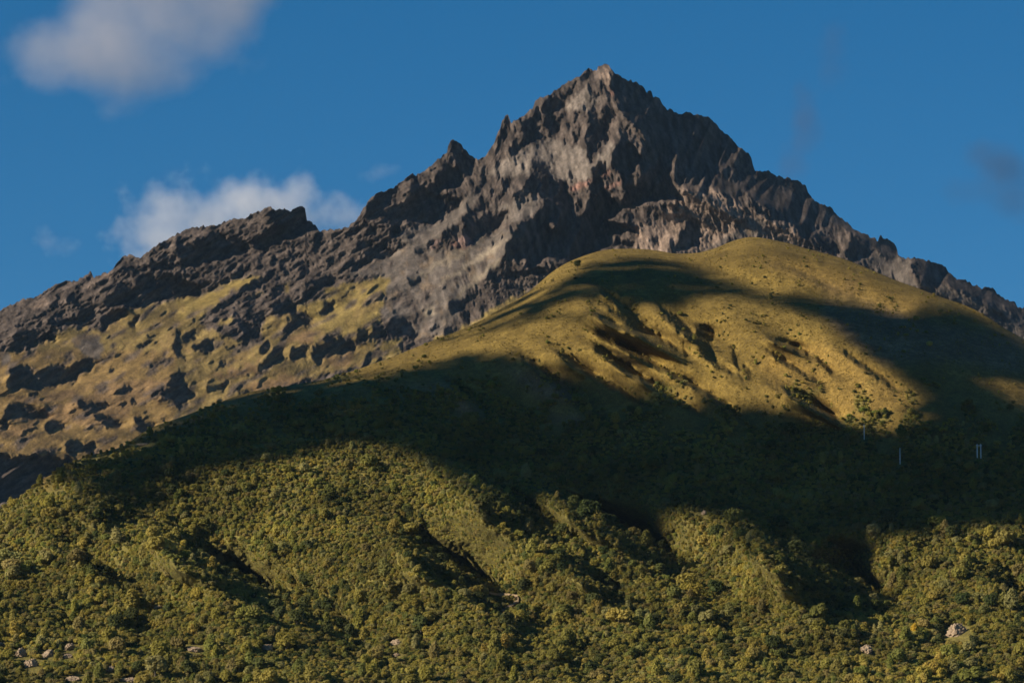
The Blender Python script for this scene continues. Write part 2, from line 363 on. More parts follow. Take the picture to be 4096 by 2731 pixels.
t_('F', '1190,740 1280,740 1260,830 1190,830; 1190,1120 1300,1150 1360,1220 1340,1270 1200,1290 1130,1260 1080,1300 1120,1200; 100,1480 190,1460 230,1500 200,1568 60,1568; 0,420 60,480 50,600 0,640; 930,640 970,620 960,720 930,740; 1090,610 1130,600 1110,720 1070,740; 700,760 760,740 740,800 690,830', .15)
t_('F', '570,370 700,330 850,300 1000,260 1080,260 950,320 870,390 800,400 700,440 600,430', .8)
# zone I
t_('I', '200,630 300,560 400,560 430,620 400,680 280,700 200,700; 100,560 130,470 230,460 220,540 160,600; 0,430 40,480 60,560 60,640 140,760 130,790 0,740; 490,520 640,470 720,480 700,510 560,540; 560,620 640,590 660,640 580,650; 690,590 790,570 810,610 700,620; 0,930 80,960 100,1040 200,1120 200,1190 100,1250 60,1330 0,1290; 460,880 500,800 540,780 550,830 480,900; 350,1000 400,960 380,1010; 1290,650 1470,620 1490,640 1460,750 1330,790 1280,790; 1500,640 1580,610 1780,590 1840,510 1880,500 1900,570 2000,610 2010,680 1920,700 1760,730 1700,770 1640,810 1560,820 1540,700; 950,690 960,600 1060,560 1080,600 1010,680 970,720; 1420,1010 1560,1020 1430,1050; 700,1140 800,1130 840,1150 750,1170; 460,1230 530,1240 490,1260; 2060,870 2120,770 2200,690 2210,720 2120,840 2090,880; 800,960 840,940 830,970')
t_('I', '360,1130 360,1080 460,1060 580,1010 600,1060 540,1130 470,1140; 940,920 930,850 1010,780 1100,640 1220,640 1240,780 1120,810 1040,880', .18)
# zone G, H
t_('G', '1600,290 1880,270 2060,340 2240,440 2240,490 1900,560 1640,610 1480,640 1400,720 1280,790 1180,880 1130,910 1130,740 1200,690 1300,650 1200,640 1160,580 1240,480 1300,420 1380,380 1500,440 1540,330; 560,620 620,520 660,580 640,650 560,660; 800,480 870,500 900,620 860,650 820,570; 880,640 960,660 1040,620 1080,720 1040,780 880,860 860,840; 560,790 680,760 690,860 560,920 540,900; 720,800 840,720 850,840 740,860; 130,960 250,960 260,1040 310,1100 180,1170 140,1130; 260,910 380,890 440,930 400,960 420,1050 340,1110 310,1080 330,990; 430,950 560,930 650,950 560,1000 440,1060; 0,1060 70,1090 40,1120 0,1130')
t_('G', '1630,150 1700,120 1770,160 1780,230 1660,240; 1440,220 1540,190 1570,250 1420,260; 1480,70 1570,70 1500,110; 1440,820 1540,770 1520,840 1470,850; 1960,900 2010,900 2020,1060 1960,1040', .15)
t_('G', '1820,40 1880,60 1860,240 1790,240; 1900,60 1960,60 1940,230 1900,240', .3)
t_('G', '90,1430 130,1340 200,1310 300,1290 400,1400 440,1330 640,1290 740,1330 880,1240 1000,1200 1050,1210 1050,1310 920,1370 840,1470 680,1510 560,1540 440,1560 240,1540 160,1568 100,1568; 1510,1090 1560,1040 1660,1010 1730,1040 1640,1070; 1640,940 1730,940 1730,990 1650,970; 1920,1080 1980,1060 2060,1160 2090,1260 2000,1210; 2050,930 2180,900 2170,960 2090,1050 2040,1040; 2010,1310 2100,1400 2050,1420 1980,1380; 1200,1340 1240,1310 1270,1340 1230,1360')
t_('G', '1090,720 1150,660 1400,610 1400,640 1200,690 1130,740 1140,830 1100,780; 420,1380 450,1420 460,1450 430,1470', .8)
t_('H', '40,700 150,590 200,590 300,640 400,640 440,680 520,700 520,740 450,800 420,770 200,770 80,790 100,840 0,860 -200,900 -200,800 0,790; 860,620 890,570 950,580 1020,610 1130,620 1160,580 1190,650 1060,670 960,660; 1050,730 1090,700 1120,750 1400,820 1310,880 1200,840 1110,800; 480,880 510,810 560,790 640,790 720,800 710,880 560,920; 1310,480 1360,440 1440,390 1500,440 1450,480; 1350,640 1370,570 1420,600; 1450,570 1520,520 1510,610; 290,510 400,460 420,490 340,530; 1770,570 1790,460 1880,410 1900,330 1960,250 2040,280 2040,380 2110,400 2160,500 2080,580 2040,620 2010,660 1960,570 1840,550; 1520,740 1600,760 1620,830 1700,810 1760,850 1600,920 1540,880 1520,820; 730,1010 780,990 860,1040 1060,1040 1090,1090 1040,1160 960,1160 930,1120 860,1140 800,1180 750,1160; 220,980 330,880 430,800 430,820 340,900 250,970; 1790,790 1880,740 1840,790; -600,1160 0,1160 100,1190 300,1180 420,1200 560,1190 660,1230 720,1280 600,1360 480,1420 400,1700 -600,1700; 720,1180 800,1200 780,1280 700,1270')
# sunlit islands inside the big shadow
# small directional shadows of ribs and slabs on bare rock: running down to the left on the flank, steep on the peak
wA = np.clip((1950 - gm.U) / 500, 0, 1)
def along(lam, seed, st):
    a = gm.noise(lam, seed, st, 1, rot=-.55); b2 = gm.noise(lam, seed + 1, 1, st, rot=-.22)
    return (wA * a + (1 - wA) * b2) / np.sqrt(wA ** 2 + (1 - wA) ** 2)
STREAK = along(44, 801, 3.2) * .8 + along(24, 811, 3.0) * .6
t_('A', '1780,860 1840,800 1890,880 1890,990 1840,1040 1790,960; 1740,720 1790,740 1810,830 1760,830; 1660,700 1730,690 1740,780 1700,820; 1320,490 1400,440 1440,480 1440,620 1410,680 1360,600 1340,520', .8)
t_('C', '480,290 560,240 640,220 740,190 760,250 700,330 720,400 790,390 810,440 700,470 690,540 650,620 590,600 590,500 530,460 540,370 490,350; 840,170 960,100 1070,100 1060,200 1100,230 1100,350 1080,470 970,460 960,370 890,310 880,250; 1170,130 1240,100 1260,30 1290,60 1310,140 1300,200 1240,270 1190,200; 240,720 290,680 330,700 330,790 270,790; 1040,880 1080,840 1160,805 1250,840 1240,930 1100,910', .82)
t_('B', '960,660 1060,610 1160,600 1270,600 1260,690 1170,710 1080,690', .8)
t_('D', '920,310 970,300 1050,370 1060,440 1020,420', .7)
vs_m = line_y(sky_m, gm.u)
def extend_up(g, tone, vs, off=10):
    j = np.clip(((vs + off - g.v0) / CELL).astype(int), 0, g.nv - 1)
    edge = tone[j, np.arange(NU)]
    edge = np.convolve(np.pad(edge, 4, mode='edge'), np.ones(9) / 9, 'same')[4:-4]
    edge = np.where(edge < .3, edge, np.convolve(np.pad(edge, 30, mode='edge'), np.ones(61) / 61, 'same')[30:-30])
    return np.where(g.V < vs[None] + off, edge[None], tone)
tone = extend_up(gm, tone, vs_m)
tone_m = gm.blur(tone, 2.0)

# rock / grass / scree / red cover
ROCK = np.array([.060, .047, .039]); SCREE = np.array([.104, .087, .073]); GRASS = np.array([.165, .12, .043])
BROWN = np.array([.155, .10, .046]); RED = np.array([.15, .085, .066]); PINK = np.array([.175, .13, .10]); PALE = np.array([.23, .19, .14])
GREEN = np.array([.14, .135, .06])
cov = np.empty(gm.U.shape + (3,)); cov[:] = ROCK
rough = np.full(gm.U.shape, 1.0)
def c_(k, txt, col, rg=None):
    gm.fill(cov, k, txt, col)
    if rg is not None: gm.fill(rough, k, txt, rg)
c_('E', '600,500 1000,420 1300,330 1500,260 1740,150 2050,40 2240,-20 2240,0 2080,200 1960,380 1760,520 1600,740 1500,1000 1500,1160 1300,1240 1000,1280 640,1000 700,700', SCREE * 1.1, .42)
c_('A', '150,1300 240,1160 520,1030 720,920 880,880 1000,940 1250,1000 1260,1100 1300,1180 1480,900 1560,960 1500,1180 1240,1340 1000,1380 860,1300 640,1150 640,1290 440,1300', SCREE * 1.15, .6)
c_('A', '1000,540 1100,420 1260,280 1330,330 1400,420 1300,540 1180,580', SCREE, .9)
c_('B', '1560,820 2000,690 2140,720 2060,880 1900,960 1720,960 1820,850', SCREE, .6)
c_('B', '560,1110 640,1050 1000,980 1100,900 1270,760 1350,640 1480,540 1420,760 1180,980 1000,1160 800,1300 590,1240', SCREE * .85, .5)
c_('B', '0,1540 400,1350 700,1240 800,1320 1100,1260 900,1400 500,1568 0,1600', SCREE, .4)
c_('C', '1220,760 1260,680 1330,740 1540,640 1580,560 1640,420 1740,380 1850,330 1990,430 1960,540 1830,640 1760,760 1640,920 1560,1060 1240,1000', PINK * 1.05, .6)
c_('D', '20,50 150,30 150,110 500,110 570,260 660,290 800,350 1000,450 1040,540 1320,520 1400,700 1400,800 980,700 700,690 200,900 0,900', PINK * .82, 1.0)
c_('D', '480,760 640,650 900,510 1050,530 960,640 900,700 700,700 420,820 300,860', SCREE * .95, .4)
c_('3', '960,1110 1050,1055 1120,1080 1240,1090 1230,1180 1300,1235 1330,1225 1480,1255 1570,1315 1829,1390 1829,1520 1500,1330 1200,1220', SCREE * .75, .6)
c_('G', '0,1200 180,1180 420,1070 600,980 700,890 850,870 1000,860 1130,920 1200,880 1400,720 1480,650 1660,620 2240,490 2240,1568 0,1568', GRASS, .35)
c_('H', '-600,100 0,0 2240,0 2240,700 1700,900 1200,1200 700,1250 420,1200 -600,1180', GRASS * np.array([1.0, .92, .95]), .4)
c_('I', '0,0 0,1500 800,1160 2240,800 2240,400 1900,490 1560,340 1300,260 1000,300 960,600 700,560 300,400', GRASS * .93, .45)
c_('F', '0,1110 330,1050 540,950 700,880 900,850 1000,870 860,930 640,1010 500,1110 490,1180 360,1230 260,1300 0,1400; 780,1080 1000,1010 960,1080 850,1110; 500,1340 660,1330 600,1370 480,1420; 1360,1160 1540,1110 1700,1040 1900,960 2240,900 2240,1480 1900,1500 1700,1450 1560,1350 1480,1280 1360,1260; 1230,940 1290,910 1270,1010 1220,1020', GRASS * np.array([1.12, 1.14, 1.0]), .35)
c_('E', '0,720 300,650 740,580 720,680 640,800 600,1000 640,1100 500,1130 300,1200 0,1230; 640,1300 880,1260 860,1420 500,1568; 1300,1230 1500,1180 1700,1050 2100,800 2240,740 2240,820 1500,1240 1200,1320', GRASS * np.array([1.1, 1.12, 1.0]), .4)
c_('I', '430,970 900,800 960,760 920,920 560,1010; 720,1090 1200,960 1500,1000 1100,1100 860,1140; 1260,540 1400,460 1660,450 1500,580 1270,600; 1700,780 2000,680 2040,760 1800,900', BROWN, .35)
c_('H', '500,640 860,560 1100,440 1280,350 1560,340 1900,330 1900,560 1500,620 1440,740 1000,860 740,800 540,780 440,680; 0,500 400,540 800,420 860,520 500,600 200,580; 0,880 200,860 420,800 220,980 0,1000', BROWN, .45)
c_('G', '780,980 1000,930 1130,960 1150,1120 1120,1240 1040,1220 960,1190 860,1100; 0,1120 100,1140 110,1230 0,1290', SCREE * .8, .4)
c_('G', '300,640 540,530 560,600 400,680; 920,440 1180,270 1240,250 1240,330 1100,370', PINK * .8, .6)
c_('A', '1060,1440 1180,1360 1290,1350 1300,1400 1100,1460; 1400,1300 1500,1230 1540,1250 1480,1330; 1450,1400 1520,1390 1640,1340 1650,1370 1520,1440 1470,1440; 1480,310 1550,350 1550,410 1500,390', RED)
c_('A', '1400,80 1500,40 1520,260 1490,330 1440,250 1380,180', PINK * .85)
c_('B', '1080,1200 1180,1180 1280,1240 1370,1200 1360,1260 1260,1280 1120,1240; 1130,560 1160,540 1170,560 1140,580', RED)
c_('B', '1200,1160 1360,1140 1400,1200 1360,1260 1200,1240; 880,1260 960,1180 1020,1180 960,1270', np.array([.17, .115, .10]))
band = np.clip((along(70, 860, 4.0) * .8 + along(34, 870, 3.0) * .6 - .7) / .4, 0, 1) * (rough < .5) * (gm.U < 2300)
cov = cov * (1 - .88 * band[..., None]) + ROCK * 1.1 * (.88 * band[..., None])
rough = np.maximum(rough, .7 * band)
mott = np.clip((along(90, 880, 2.5) * .7 + gm.noise(40, 890) * .6 - .3) / .8, 0, 1) * (rough < .5)
cov = cov * (1 - .42 * mott[..., None]) + BROWN * .9 * (.42 * mott[..., None])
# cliff rock placed by the shade tones: shaded faces are darkened in colour too
shade_w = np.clip((0.32 - tone_m) / 0.2, 0, 1)[..., None]
cov = cov * (1 - .8 * shade_w) + ROCK * (.8 * shade_w)
rough = np.maximum(rough, .75 * shade_w[..., 0])
c_('E', '2010,170 2030,190 1800,350 1400,600 1290,670 1270,660 1420,560 1760,320', PALE, .2)
for q, w_ in (('1500,260 1540,280 1180,520 960,640 930,620 1200,460', 1), ('1960,380 1990,400 1700,640 1480,830 1450,810 1660,600', 1), ('1760,150 1790,170 1560,330 1360,460 1340,440', 1)):
    c_('E', q, PALE * .72, .25)
c_('E', '1130,930 1240,900 1240,1000 1120,1040', PALE * .9, .3)
c_('G', '420,1380 450,1420 460,1450 430,1470', PALE)
for q in range(3): cov[..., q] = gm.blur(cov[..., q], 4)
grain = np.clip(1 + .30 * along(34, 840, 3.5) + .2 * along(15, 850, 2.5) + .16 * gm.noise(11, 855), .45, 1.8)      # strata and stains in the rock itself
cov = cov * (1 + (grain[..., None] - 1) * np.clip(rough * 1.3 - .2, .2, 1)[..., None])
rough = gm.blur(rough, 8)

MPP_M = 10000 * K
tone = np.where((rough > .62) & (tone > .5) & (STREAK > 1.0 + .45 * (1 - wA)), .12, tone)
tone = np.where((rough > .3) & (tone > .5) & (STREAK > 2.1), .12, tone)
tone_m = gm.blur(tone, 2.0)
nz = np.zeros(gm.U.shape)
for i, (lam, amp) in enumerate(((150, 3.6), (80, 2.8), (42, 1.9), (22, 1.05), (12, .55))):
    rib = along(lam, 100 + 7 * i, 2.8)
    iso = gm.noise(lam, 200 + i)
    nz += amp * (.95 * rib + .25 * iso + .35 * (1 - np.abs(rib) * 1.4))
gx = -1.2 + 1.8 * tone_m
gx += 0.25 * gm.noise(46, 301, 1, 2.5) * rough
rel_m = gm.integrate(gx - gx.mean(), MPP_M, wz=.5, lam=2200)
base_m = 9100 + (2000 - gm.V) * MPP_M * 1.35
WZM, KDM, KLM = 6.0, 14.0, 4.0
rel_m = rel_m + nz * np.clip(rough * 1.15 - .2, .05, 1) * np.clip(.25 + tone_m * 1.1, .3, .85)
rel_m = fit_relief(gm, rel_m, base_m, tone_m, MPP_M, 10, vs_m, np.interp(gm.u, *np.array([(-480, 2090), (0, 2070), (800, 1720), (1350, 1530), (1800, 1340), (2050, 1180), (2300, 1040), (2700, 1040), (3000, 975), (3400, 1130), (4096, 1380), (4600, 1630)]).T), n=24, wz=WZM, kd=KDM, kl=KLM, runs=((wA, -.6), (1 - wA, -1.25)))
# sharp fractures and ledges on the bare rock
fine = np.zeros(gm.U.shape)
for i, (lam, amp) in enumerate(((34, 1.8), (19, 1.2), (11, .8))):
    a = along(lam, 900 + 9 * i, 2.2); c = gm.noise(lam, 950 + i)
    fine += amp * (.9 * (1 - np.abs(a) * 1.5) + .6 * (1 - np.abs(c) * 1.5))
rel_m = rel_m + fine * np.clip(rough * 1.4 - .5, .03, 1) * np.clip(.3 + tone_m, .3, 1)
depth_m = base_m - rel_m
jn = gm.noise(26, 400)[100] * 2.2 + gm.noise(12, 401)[100] * 1.6
jag = np.interp(gm.u, [-500, 3900, 4500], [1, 1, 1])
vs_m = vs_m + jn * jag
mat_m = terrain_mat('volcanic rock and dry grass', ((.06, 4.0, .7), (.22, 1.5, .7)), ((.012, .72, 1.28), (.06, .7, 1.3), (.25, .8, 1.2)))
TOPZ = world_pos(gm.u, vs_m, gm.at(depth_m, gm.u, vs_m))[:, 2].max()
volcano = sheet('volcano', gm, depth_m, cov, vs_m, 2140, 440, mat_m,
                [(4, 1), (14, 8), (40, 34), (110, 110), (300, 300), (700, 620), (1500, 1200), (2600, 2600)], foot=[(300, 120), (1500, 700), (2500, 2400)])

# =================================================================== THE GRASSY HILL AND ITS FOOTHILLS
gh = Grid(880, 530, warp=4.0, seed=31)
sky_h = poly_line([
 ('7', '-900,900 -400,640 0,460 110,400 230,310 240,280 350,225 420,185 480,150'),
 ('4', '520,1312 600,1290 720,1260 760,1215 870,1150 1000,1105 1100,1070 1200,1030 1330,980 1450,945 1600,925 1700,905 1830,885 1920,862'),
 ('5', '0,790 135,745 300,685 430,635 640,550 800,490 900,440 1040,360 1160,290 1250,220 1340,140'),
 ('2', '1430,1337 1520,1300 1620,1265 1700,1250 1850,1245 2000,1255 2110,1278'),
 ('3', '20,1066 130,1060 220,1035 300,1000 370,980 430,977 520,992 600,1010 700,1040 800,1065 900,1095 990,1130 1080,1170 1160,1205 1250,1235 1330,1265 1420,1300 1500,1325 1560,1350 1640,1395 1720,1450 1829,1510 2000,1610 2500,1900')])
toneh = np.full(gh.U.shape, .64)
h_ = lambda k, txt, v=DARK: gh.fill(toneh, k, txt, v)
# gullies of the grassy hill
h_('5', '1110,645 1190,680 1300,750 1400,830 1480,900 1540,970 1450,920 1340,840 1240,750 1170,690; 1370,625 1430,660 1540,730 1650,800 1560,790 1450,720 1380,660; 1590,500 1680,540 1760,590 1880,650 2000,700 1930,690 1800,640 1680,570; 1560,560 1640,600 1740,680 1830,750 1980,830 2100,930 2180,980 2060,920 1900,820 1760,740 1640,640; 1640,230 1700,270 1780,340 1880,420 1990,480 1900,450 1790,380 1690,300; 1700,370 1800,430 1900,480 1850,475 1760,430; 2050,380 2130,430 2180,500 2195,530 2150,480 2090,430')
h_('5', '1580,390 1680,430 1800,480 1960,510 2080,580 1960,560 1800,520 1660,460; 640,800 760,850 860,930 940,1040 860,1000 760,900', .15)
h_('6', '0,405 40,430 90,510 160,560 215,600 240,680 330,745 250,720 190,660 150,600 80,530 0,450; 0,770 80,820 190,880 300,950 390,1020 430,1080 330,1010 200,910 90,850 0,800; 630,855 740,890 860,950 960,1010 1040,1060 960,1050 860,1010 770,950 700,900; 560,540 660,570 760,600 850,645 760,620 640,590; 580,630 660,660 715,712 640,690')
h_('6', '130,490 230,480 260,530 215,600 150,570; 740,660 800,690 780,690; 360,640 400,650 400,700 370,690', .1)
h_('6', '560,70 700,100 850,160 1000,240 900,215 740,140; 1040,260 1150,300 1300,370 1220,330', .25)
h_('6', '620,265 800,255 950,275 1100,320 1250,340 1400,400 1520,410 1560,360 1680,335 1800,345 1900,400 2000,460 2195,540 2400,650 2400,800 2300,1300 1900,1180 1660,1025 1560,930 1500,870 1400,800 1280,720 1180,640 1080,570 1000,490 900,450 750,380', .43)
h_('6', '300,150 440,210 620,265 800,290 700,350 480,320 200,290 0,250 0,60 150,90', .45)
h_('6', '-100,30 200,20 430,-40 700,20 1000,90 1400,220 1800,310 1680,325 1560,345 1500,390 1250,325 1100,300 950,255 800,240 620,245 440,190 300,130 150,70', .9)
h_('6', '560,70 700,100 850,160 1000,240 900,215 740,140', .3)
# foothill valleys
h_('7', '1080,640 1150,660 1300,760 1420,820 1560,860 1690,930 1720,980 1650,1010 1580,960 1480,940 1400,880 1280,790 1180,720; 1500,1080 1650,1090 1700,1060 1600,1120; 480,700 560,780 650,830 720,860 680,870 590,820 510,750; 0,760 140,740 150,760 0,800; 780,1230 840,1190 900,1200 890,1250 830,1260; 280,1210 440,1190 420,1230 300,1230; 1060,940 1230,940 1220,960 1080,960')
h_('7', '620,420 760,440 830,540 720,600 600,600', .15)
h_('8', '430,590 520,620 600,720 760,790 880,870 1000,950 950,980 880,930 740,850 600,760 500,690; 480,830 600,890 740,960 700,970 560,900; 850,230 960,250 1100,350 1290,480 1290,570 1200,555 1080,510 1000,450 960,390 890,310; 1300,590 1400,600 1540,650 1480,640; 1400,430 1500,470 1600,540 1720,620 1790,690 2000,750 2150,795 2080,700 1980,620 1860,560 1760,520 1640,480 1500,400; 1560,890 1660,920 1800,970 1760,985 1660,960; 1290,1110 1330,1090 1280,1180 1200,1230 1180,1190 1250,1150; 510,1110 570,1100 580,1190 520,1200; 0,1180 60,1180 60,1290 0,1330', -.15)
h_('9', '600,640 740,690 860,790 960,880 1000,890 940,860 880,760 920,680 1000,680 1100,690 1140,740 1130,800 1200,880 1330,950 1260,1000 1230,1060 1150,1020 1060,1060 940,1020 860,940 700,850 820,860 740,760; 700,930 800,980 870,1020 760,1000; 2070,870 2120,830 2150,960 2238,1000 2238,1060 2140,1040 2100,950; 90,1050 200,1050 200,1080 120,1070', -.15)
# rising spur in the foreground
h_('8', '310,1110 360,1060 420,1010 520,985 700,985 560,1090 420,1200 330,1280', .95)
vs_h = line_y(sky_h, gh.u)
vs_h = np.convolve(np.pad(vs_h, 6, mode='edge'), np.ones(13) / 13, 'same')[6:-6]
toneh = extend_up(gh, toneh, vs_h, 6)
tone_hb = gh.blur(toneh, 6.0)
MPP_H = 3350 * K
carve = np.zeros(gh.U.shape)
def groove(k, txt, w, d, taper=True):
    """a gully cut along a line: w half width in photo px, d depth in m"""
    global carve
    q = pts(k, txt); best = np.full(gh.U.shape, 1e9); par = np.zeros(gh.U.shape)
    seg = np.linalg.norm(np.diff(q, axis=0), axis=1); tot = seg.sum(); run = 0
    for (a, b2), s_ in zip(zip(q[:-1], q[1:]), seg):
        v = b2 - a
        t = np.clip(((gh.WU - a[0]) * v[0] + (gh.WV - a[1]) * v[1]) / (s_ * s_), 0, 1)
        dd = np.hypot(gh.WU - a[0] - t * v[0], gh.WV - a[1] - t * v[1])
        m_ = dd < best
        best = np.where(m_, dd, best); par = np.where(m_, (run + t * s_) / tot, par); run += s_
    ww = w * (.35 + .65 * np.clip(par * 1.6, 0, 1)) if taper else w
    prof = np.exp(-np.abs(best / ww) ** 1.5)
    carve = np.maximum(carve, d * prof * (np.clip(par * 4, .15, 1) if taper else 1))
for q in ('1560,300 1700,360 1850,440 2000,500 2120,600 2195,640', '1640,230 1760,330 1900,440 2010,490', '1500,540 1640,610 1780,720 1960,820 2150,960 2250,1010', '1590,500 1760,590 1960,690 2195,830', '1330,600 1450,690 1600,790 1760,850 1900,960',
          '1060,620 1200,690 1330,790 1450,890 1560,990 1620,1080', '1960,300 2090,420 2195,530', '560,800 760,850 880,950 960,1040 1100,1100', '150,860 330,920 460,1020 600,1060'):
    groove('5', q, 20, 4.6)
for q in ('-30,380 60,470 160,570 230,680 340,750 500,800', '130,470 250,500 220,590', '-60,740 80,820 200,890 330,980 430,1080 500,1160', '520,820 640,860 800,930 930,1000 1060,1070', '480,510 640,580 800,620 900,670 1000,760', '540,600 660,670 760,740 900,800', '340,560 380,640 400,720 500,770', '1000,560 1100,660 1250,760 1400,860'):
    groove('6', q, 19, 4.2)
groove('6', '560,65 760,120 1000,235 1250,330', 14, 2.0)
groove('8', '250,1260 320,1090 420,985 560,948 760,940 950,950 1150,985', 38, 9, False)
for k, q, w, d in (('7', '900,600 1080,640 1300,765 1560,880 1700,970 1900,1040 2238,1160', 95, 24), ('7', '360,640 500,730 720,870 900,960 1100,960 1240,950', 55, 9), ('7', '1500,150 1300,300 1000,420 760,520 560,600 420,650', 60, 10), ('7', '1700,640 1800,760 1760,900', 45, 7),
                   ('7', '-300,760 0,780 200,740', 40, 7), ('7', '100,1230 300,1210 500,1190 700,1230 900,1230', 40, 6), ('7', '1400,1290 1700,1200 2000,1210 2238,1250', 60, 9),
                   ('8', '330,560 430,590 600,720 760,800 900,890 1010,960', 85, 22), ('8', '480,830 600,890 740,970', 40, 8), ('8', '800,200 950,320 1060,470 1240,560 1500,640 1760,700', 80, 20), ('8', '1400,430 1560,540 1720,640 1900,720 2150,800', 75, 20), ('8', '1480,860 1660,930 1810,980', 40, 8),
                   ('8', '20,1420 60,1200 320,1100', 60, 9), ('8', '1350,1080 1260,1180 1180,1280', 45, 7), ('8', '560,1100 530,1220 560,1330', 40, 7), ('8', '2200,560 2100,680 2160,800', 40, 8), ('8', '1650,1250 1560,1380 1560,1560', 50, 6),
                   ('9', '480,580 640,650 860,840 1000,980 1060,1050', 85, 24), ('9', '960,640 1100,740 1180,900 1160,1000', 70, 16), ('9', '1700,640 1560,760 1400,880 1300,960', 45, 7), ('9', '2050,800 2120,920 2200,1040', 55, 10), ('9', '60,1050 220,1080 350,1200', 45, 7), ('9', '1900,1100 1700,1240 1640,1420', 55, 6)):
    groove(k, q, w, d)
gxh = -3.6 + 5.3 * tone_hb
rel_h = gh.integrate(gxh - gxh.mean(), MPP_H, wz=.10, lam=2000)
nh = np.zeros(gh.U.shape)
for i, (lam, amp) in enumerate(((320, 2.6), (150, 1.3), (70, .5), (34, .2))):
    nh += amp * (gh.noise(lam, 500 + i, 1.0, 1.6, rot=.5) * .8 + .3 * gh.noise(lam, 520 + i))
low = np.clip((gh.V - 1500) / 500, 0, 1)
fold = (gh.noise(190, 560, 4.0, 1, rot=.72) * 2.6 + gh.noise(90, 561, 3.5, 1, rot=.62) * 1.1 + gh.noise(45, 562, 3, 1, rot=.6) * .45)
nh = nh + fold * np.clip((1750 - gh.V) / 250, 0, 1)
vs_hs = np.convolve(np.pad(vs_h, 20, mode='edge'), np.ones(41) / 41, 'same')[20:-20]
vs_h = vs_h + 0 * gh.noise(40, 600)[10] * .8
# base profile: flat over the crest, steep in the middle, easing out at the bottom
slope = np.interp(gh.V, [900, 1400, 1900, 2300, 2731, 3100], [2.7, 2.2, 2.2, 2.7, 3.2, 3.4])
base = 3950 - np.cumsum(slope * CELL * MPP_H, axis=0)
below = np.maximum(gh.V - vs_hs[None], 0)
base = base + 60 * np.exp(-below / 45) + 45 * np.exp(-below / 160)
rel_h = rel_h + nh * (.4 + .6 * low) - carve
csl = np.gradient(carve, axis=1)
tone_hb = np.where((carve > 1.0) & (tone_hb > .3), .41, tone_hb)
tone_hb = np.where((csl > .55) & (carve > 2.5), .1, tone_hb)
tone_hb = gh.blur(tone_hb, 3)
rel_h = fit_relief(gh, rel_h, base, tone_hb, MPP_H, 7, vs_h, 0 * vs_h + 2800, n=16, wz=3.0, sm=4, runs=((1.0, .75),))
depth_h = base - rel_h
forest_line = np.interp(gh.u, [-400, 0, 400, 800, 1200, 1500, 1900, 2200, 2600, 3000, 3400, 3700, 4096, 4500],
                        [2100, 1900, 1750, 1640, 1560, 1545, 1570, 1640, 1700, 1690, 1660, 1690, 1730, 1760])
fl = gh.V - forest_line[None] + 60 * gh.noise(230, 610) + 40 * gh.noise(90, 611) + np.minimum(carve, 12) * 14
forest = np.clip(fl / 110 + .3, 0, 1)
HG = np.array([.152, .106, .026]); HO = np.array([.18, .12, .031]); HB = np.array([.15, .105, .055]); SOIL = np.array([.13, .115, .032])
covh = np.empty(gh.U.shape + (3,)); covh[:] = HG
gh.fill(covh, '6', '560,60 700,60 1000,110 1400,260 1600,330 1700,330 1520,400 1300,340 1000,240 700,150; 1650,640 2300,900 2300,1300 1600,700; 500,700 900,560 1300,760 1600,1000 1000,1040 600,850', HO)
gh.fill(covh, '5', '1000,720 1400,800 1560,960 1300,950; 250,880 700,830 940,1040 500,1000; 1240,1040 1560,1040 1640,1140 1300,1080', HB)
gh.fill(covh, '6', '900,330 1500,420 2195,560 2195,800 1800,700 1300,700 1000,480', HB * 1.05)
gh.fill(covh, '6', '540,70 620,80 1000,240 1420,390 1400,400 980,260 700,120; 1060,190 1140,210 1140,235 1090,220', np.array([.13, .085, .045]))
for q in range(3): covh[..., q] = gh.blur(covh[..., q], 18)
covh = covh * (1 - forest[..., None] * .9) + SOIL * forest[..., None] * .9
gh_tone = tone_hb
mat_h = terrain_mat('tussock grass and soil', ((.25, 1.2, .8), (.9, .5, .8)), ((.012, .72, 1.28), (.06, .72, 1.28), (.25, .62, 1.38), (.8, .6, 1.4)))
hill = sheet('hillside', gh, depth_h, covh, vs_h, 2950, 440, mat_h,
             [(6, 1), (20, 5), (60, 22), (150, 75), (350, 220), (700, 480), (1300, 900)], foot=[(300, 60), (900, 150), (1500, 250)])

def hill_at(u, v):
    return world_pos(np.asarray(u, float), np.asarray(v, float), gh.at(depth_h, u, v))

HZ = float(TOPZ) + 20.0      # top of the hazy air, just over the summit

# the wide valley floor the camera stands on, out to the horizon
mg, nt, b = new_mat('valley meadow')
geo = nd(nt, 'ShaderNodeNewGeometry')
nt.links.new(mix_col(nt, noise_tex(nt, geo.outputs['Position'], .01, 6), (.06, .07, .025), (.16, .13, .06)), b.inputs['Base Color'])
b.inputs['Roughness'].default_value = .95
rad = [0, 60, 300, 1200, 4000, 12000, 15600]; n = 48
vv = [(0, 0, 0)]; ff = []
for r in rad[1:]:
    vv += [(r * math.cos(2 * math.pi * k / n), r * math.sin(2 * math.pi * k / n), 0) for k in range(n)]
for k in range(n): ff.append((0, 1 + k, 1 + (k + 1) % n))
for i in range(len(rad) - 2):
    a0, a1 = 1 + i * n, 1 + (i + 1) * n
    for k in range(n): ff.append((a0 + k, a1 + k, a1 + (k + 1) % n, a0 + (k + 1) % n))
me = bpy.data.meshes.new('valley_floor'); me.from_pydata(vv, [], ff); me.update(); me.materials.append(mg)
o = bpy.data.objects.new('valley_floor', me); C.objects.link(o); o['kind'] = 'structure'
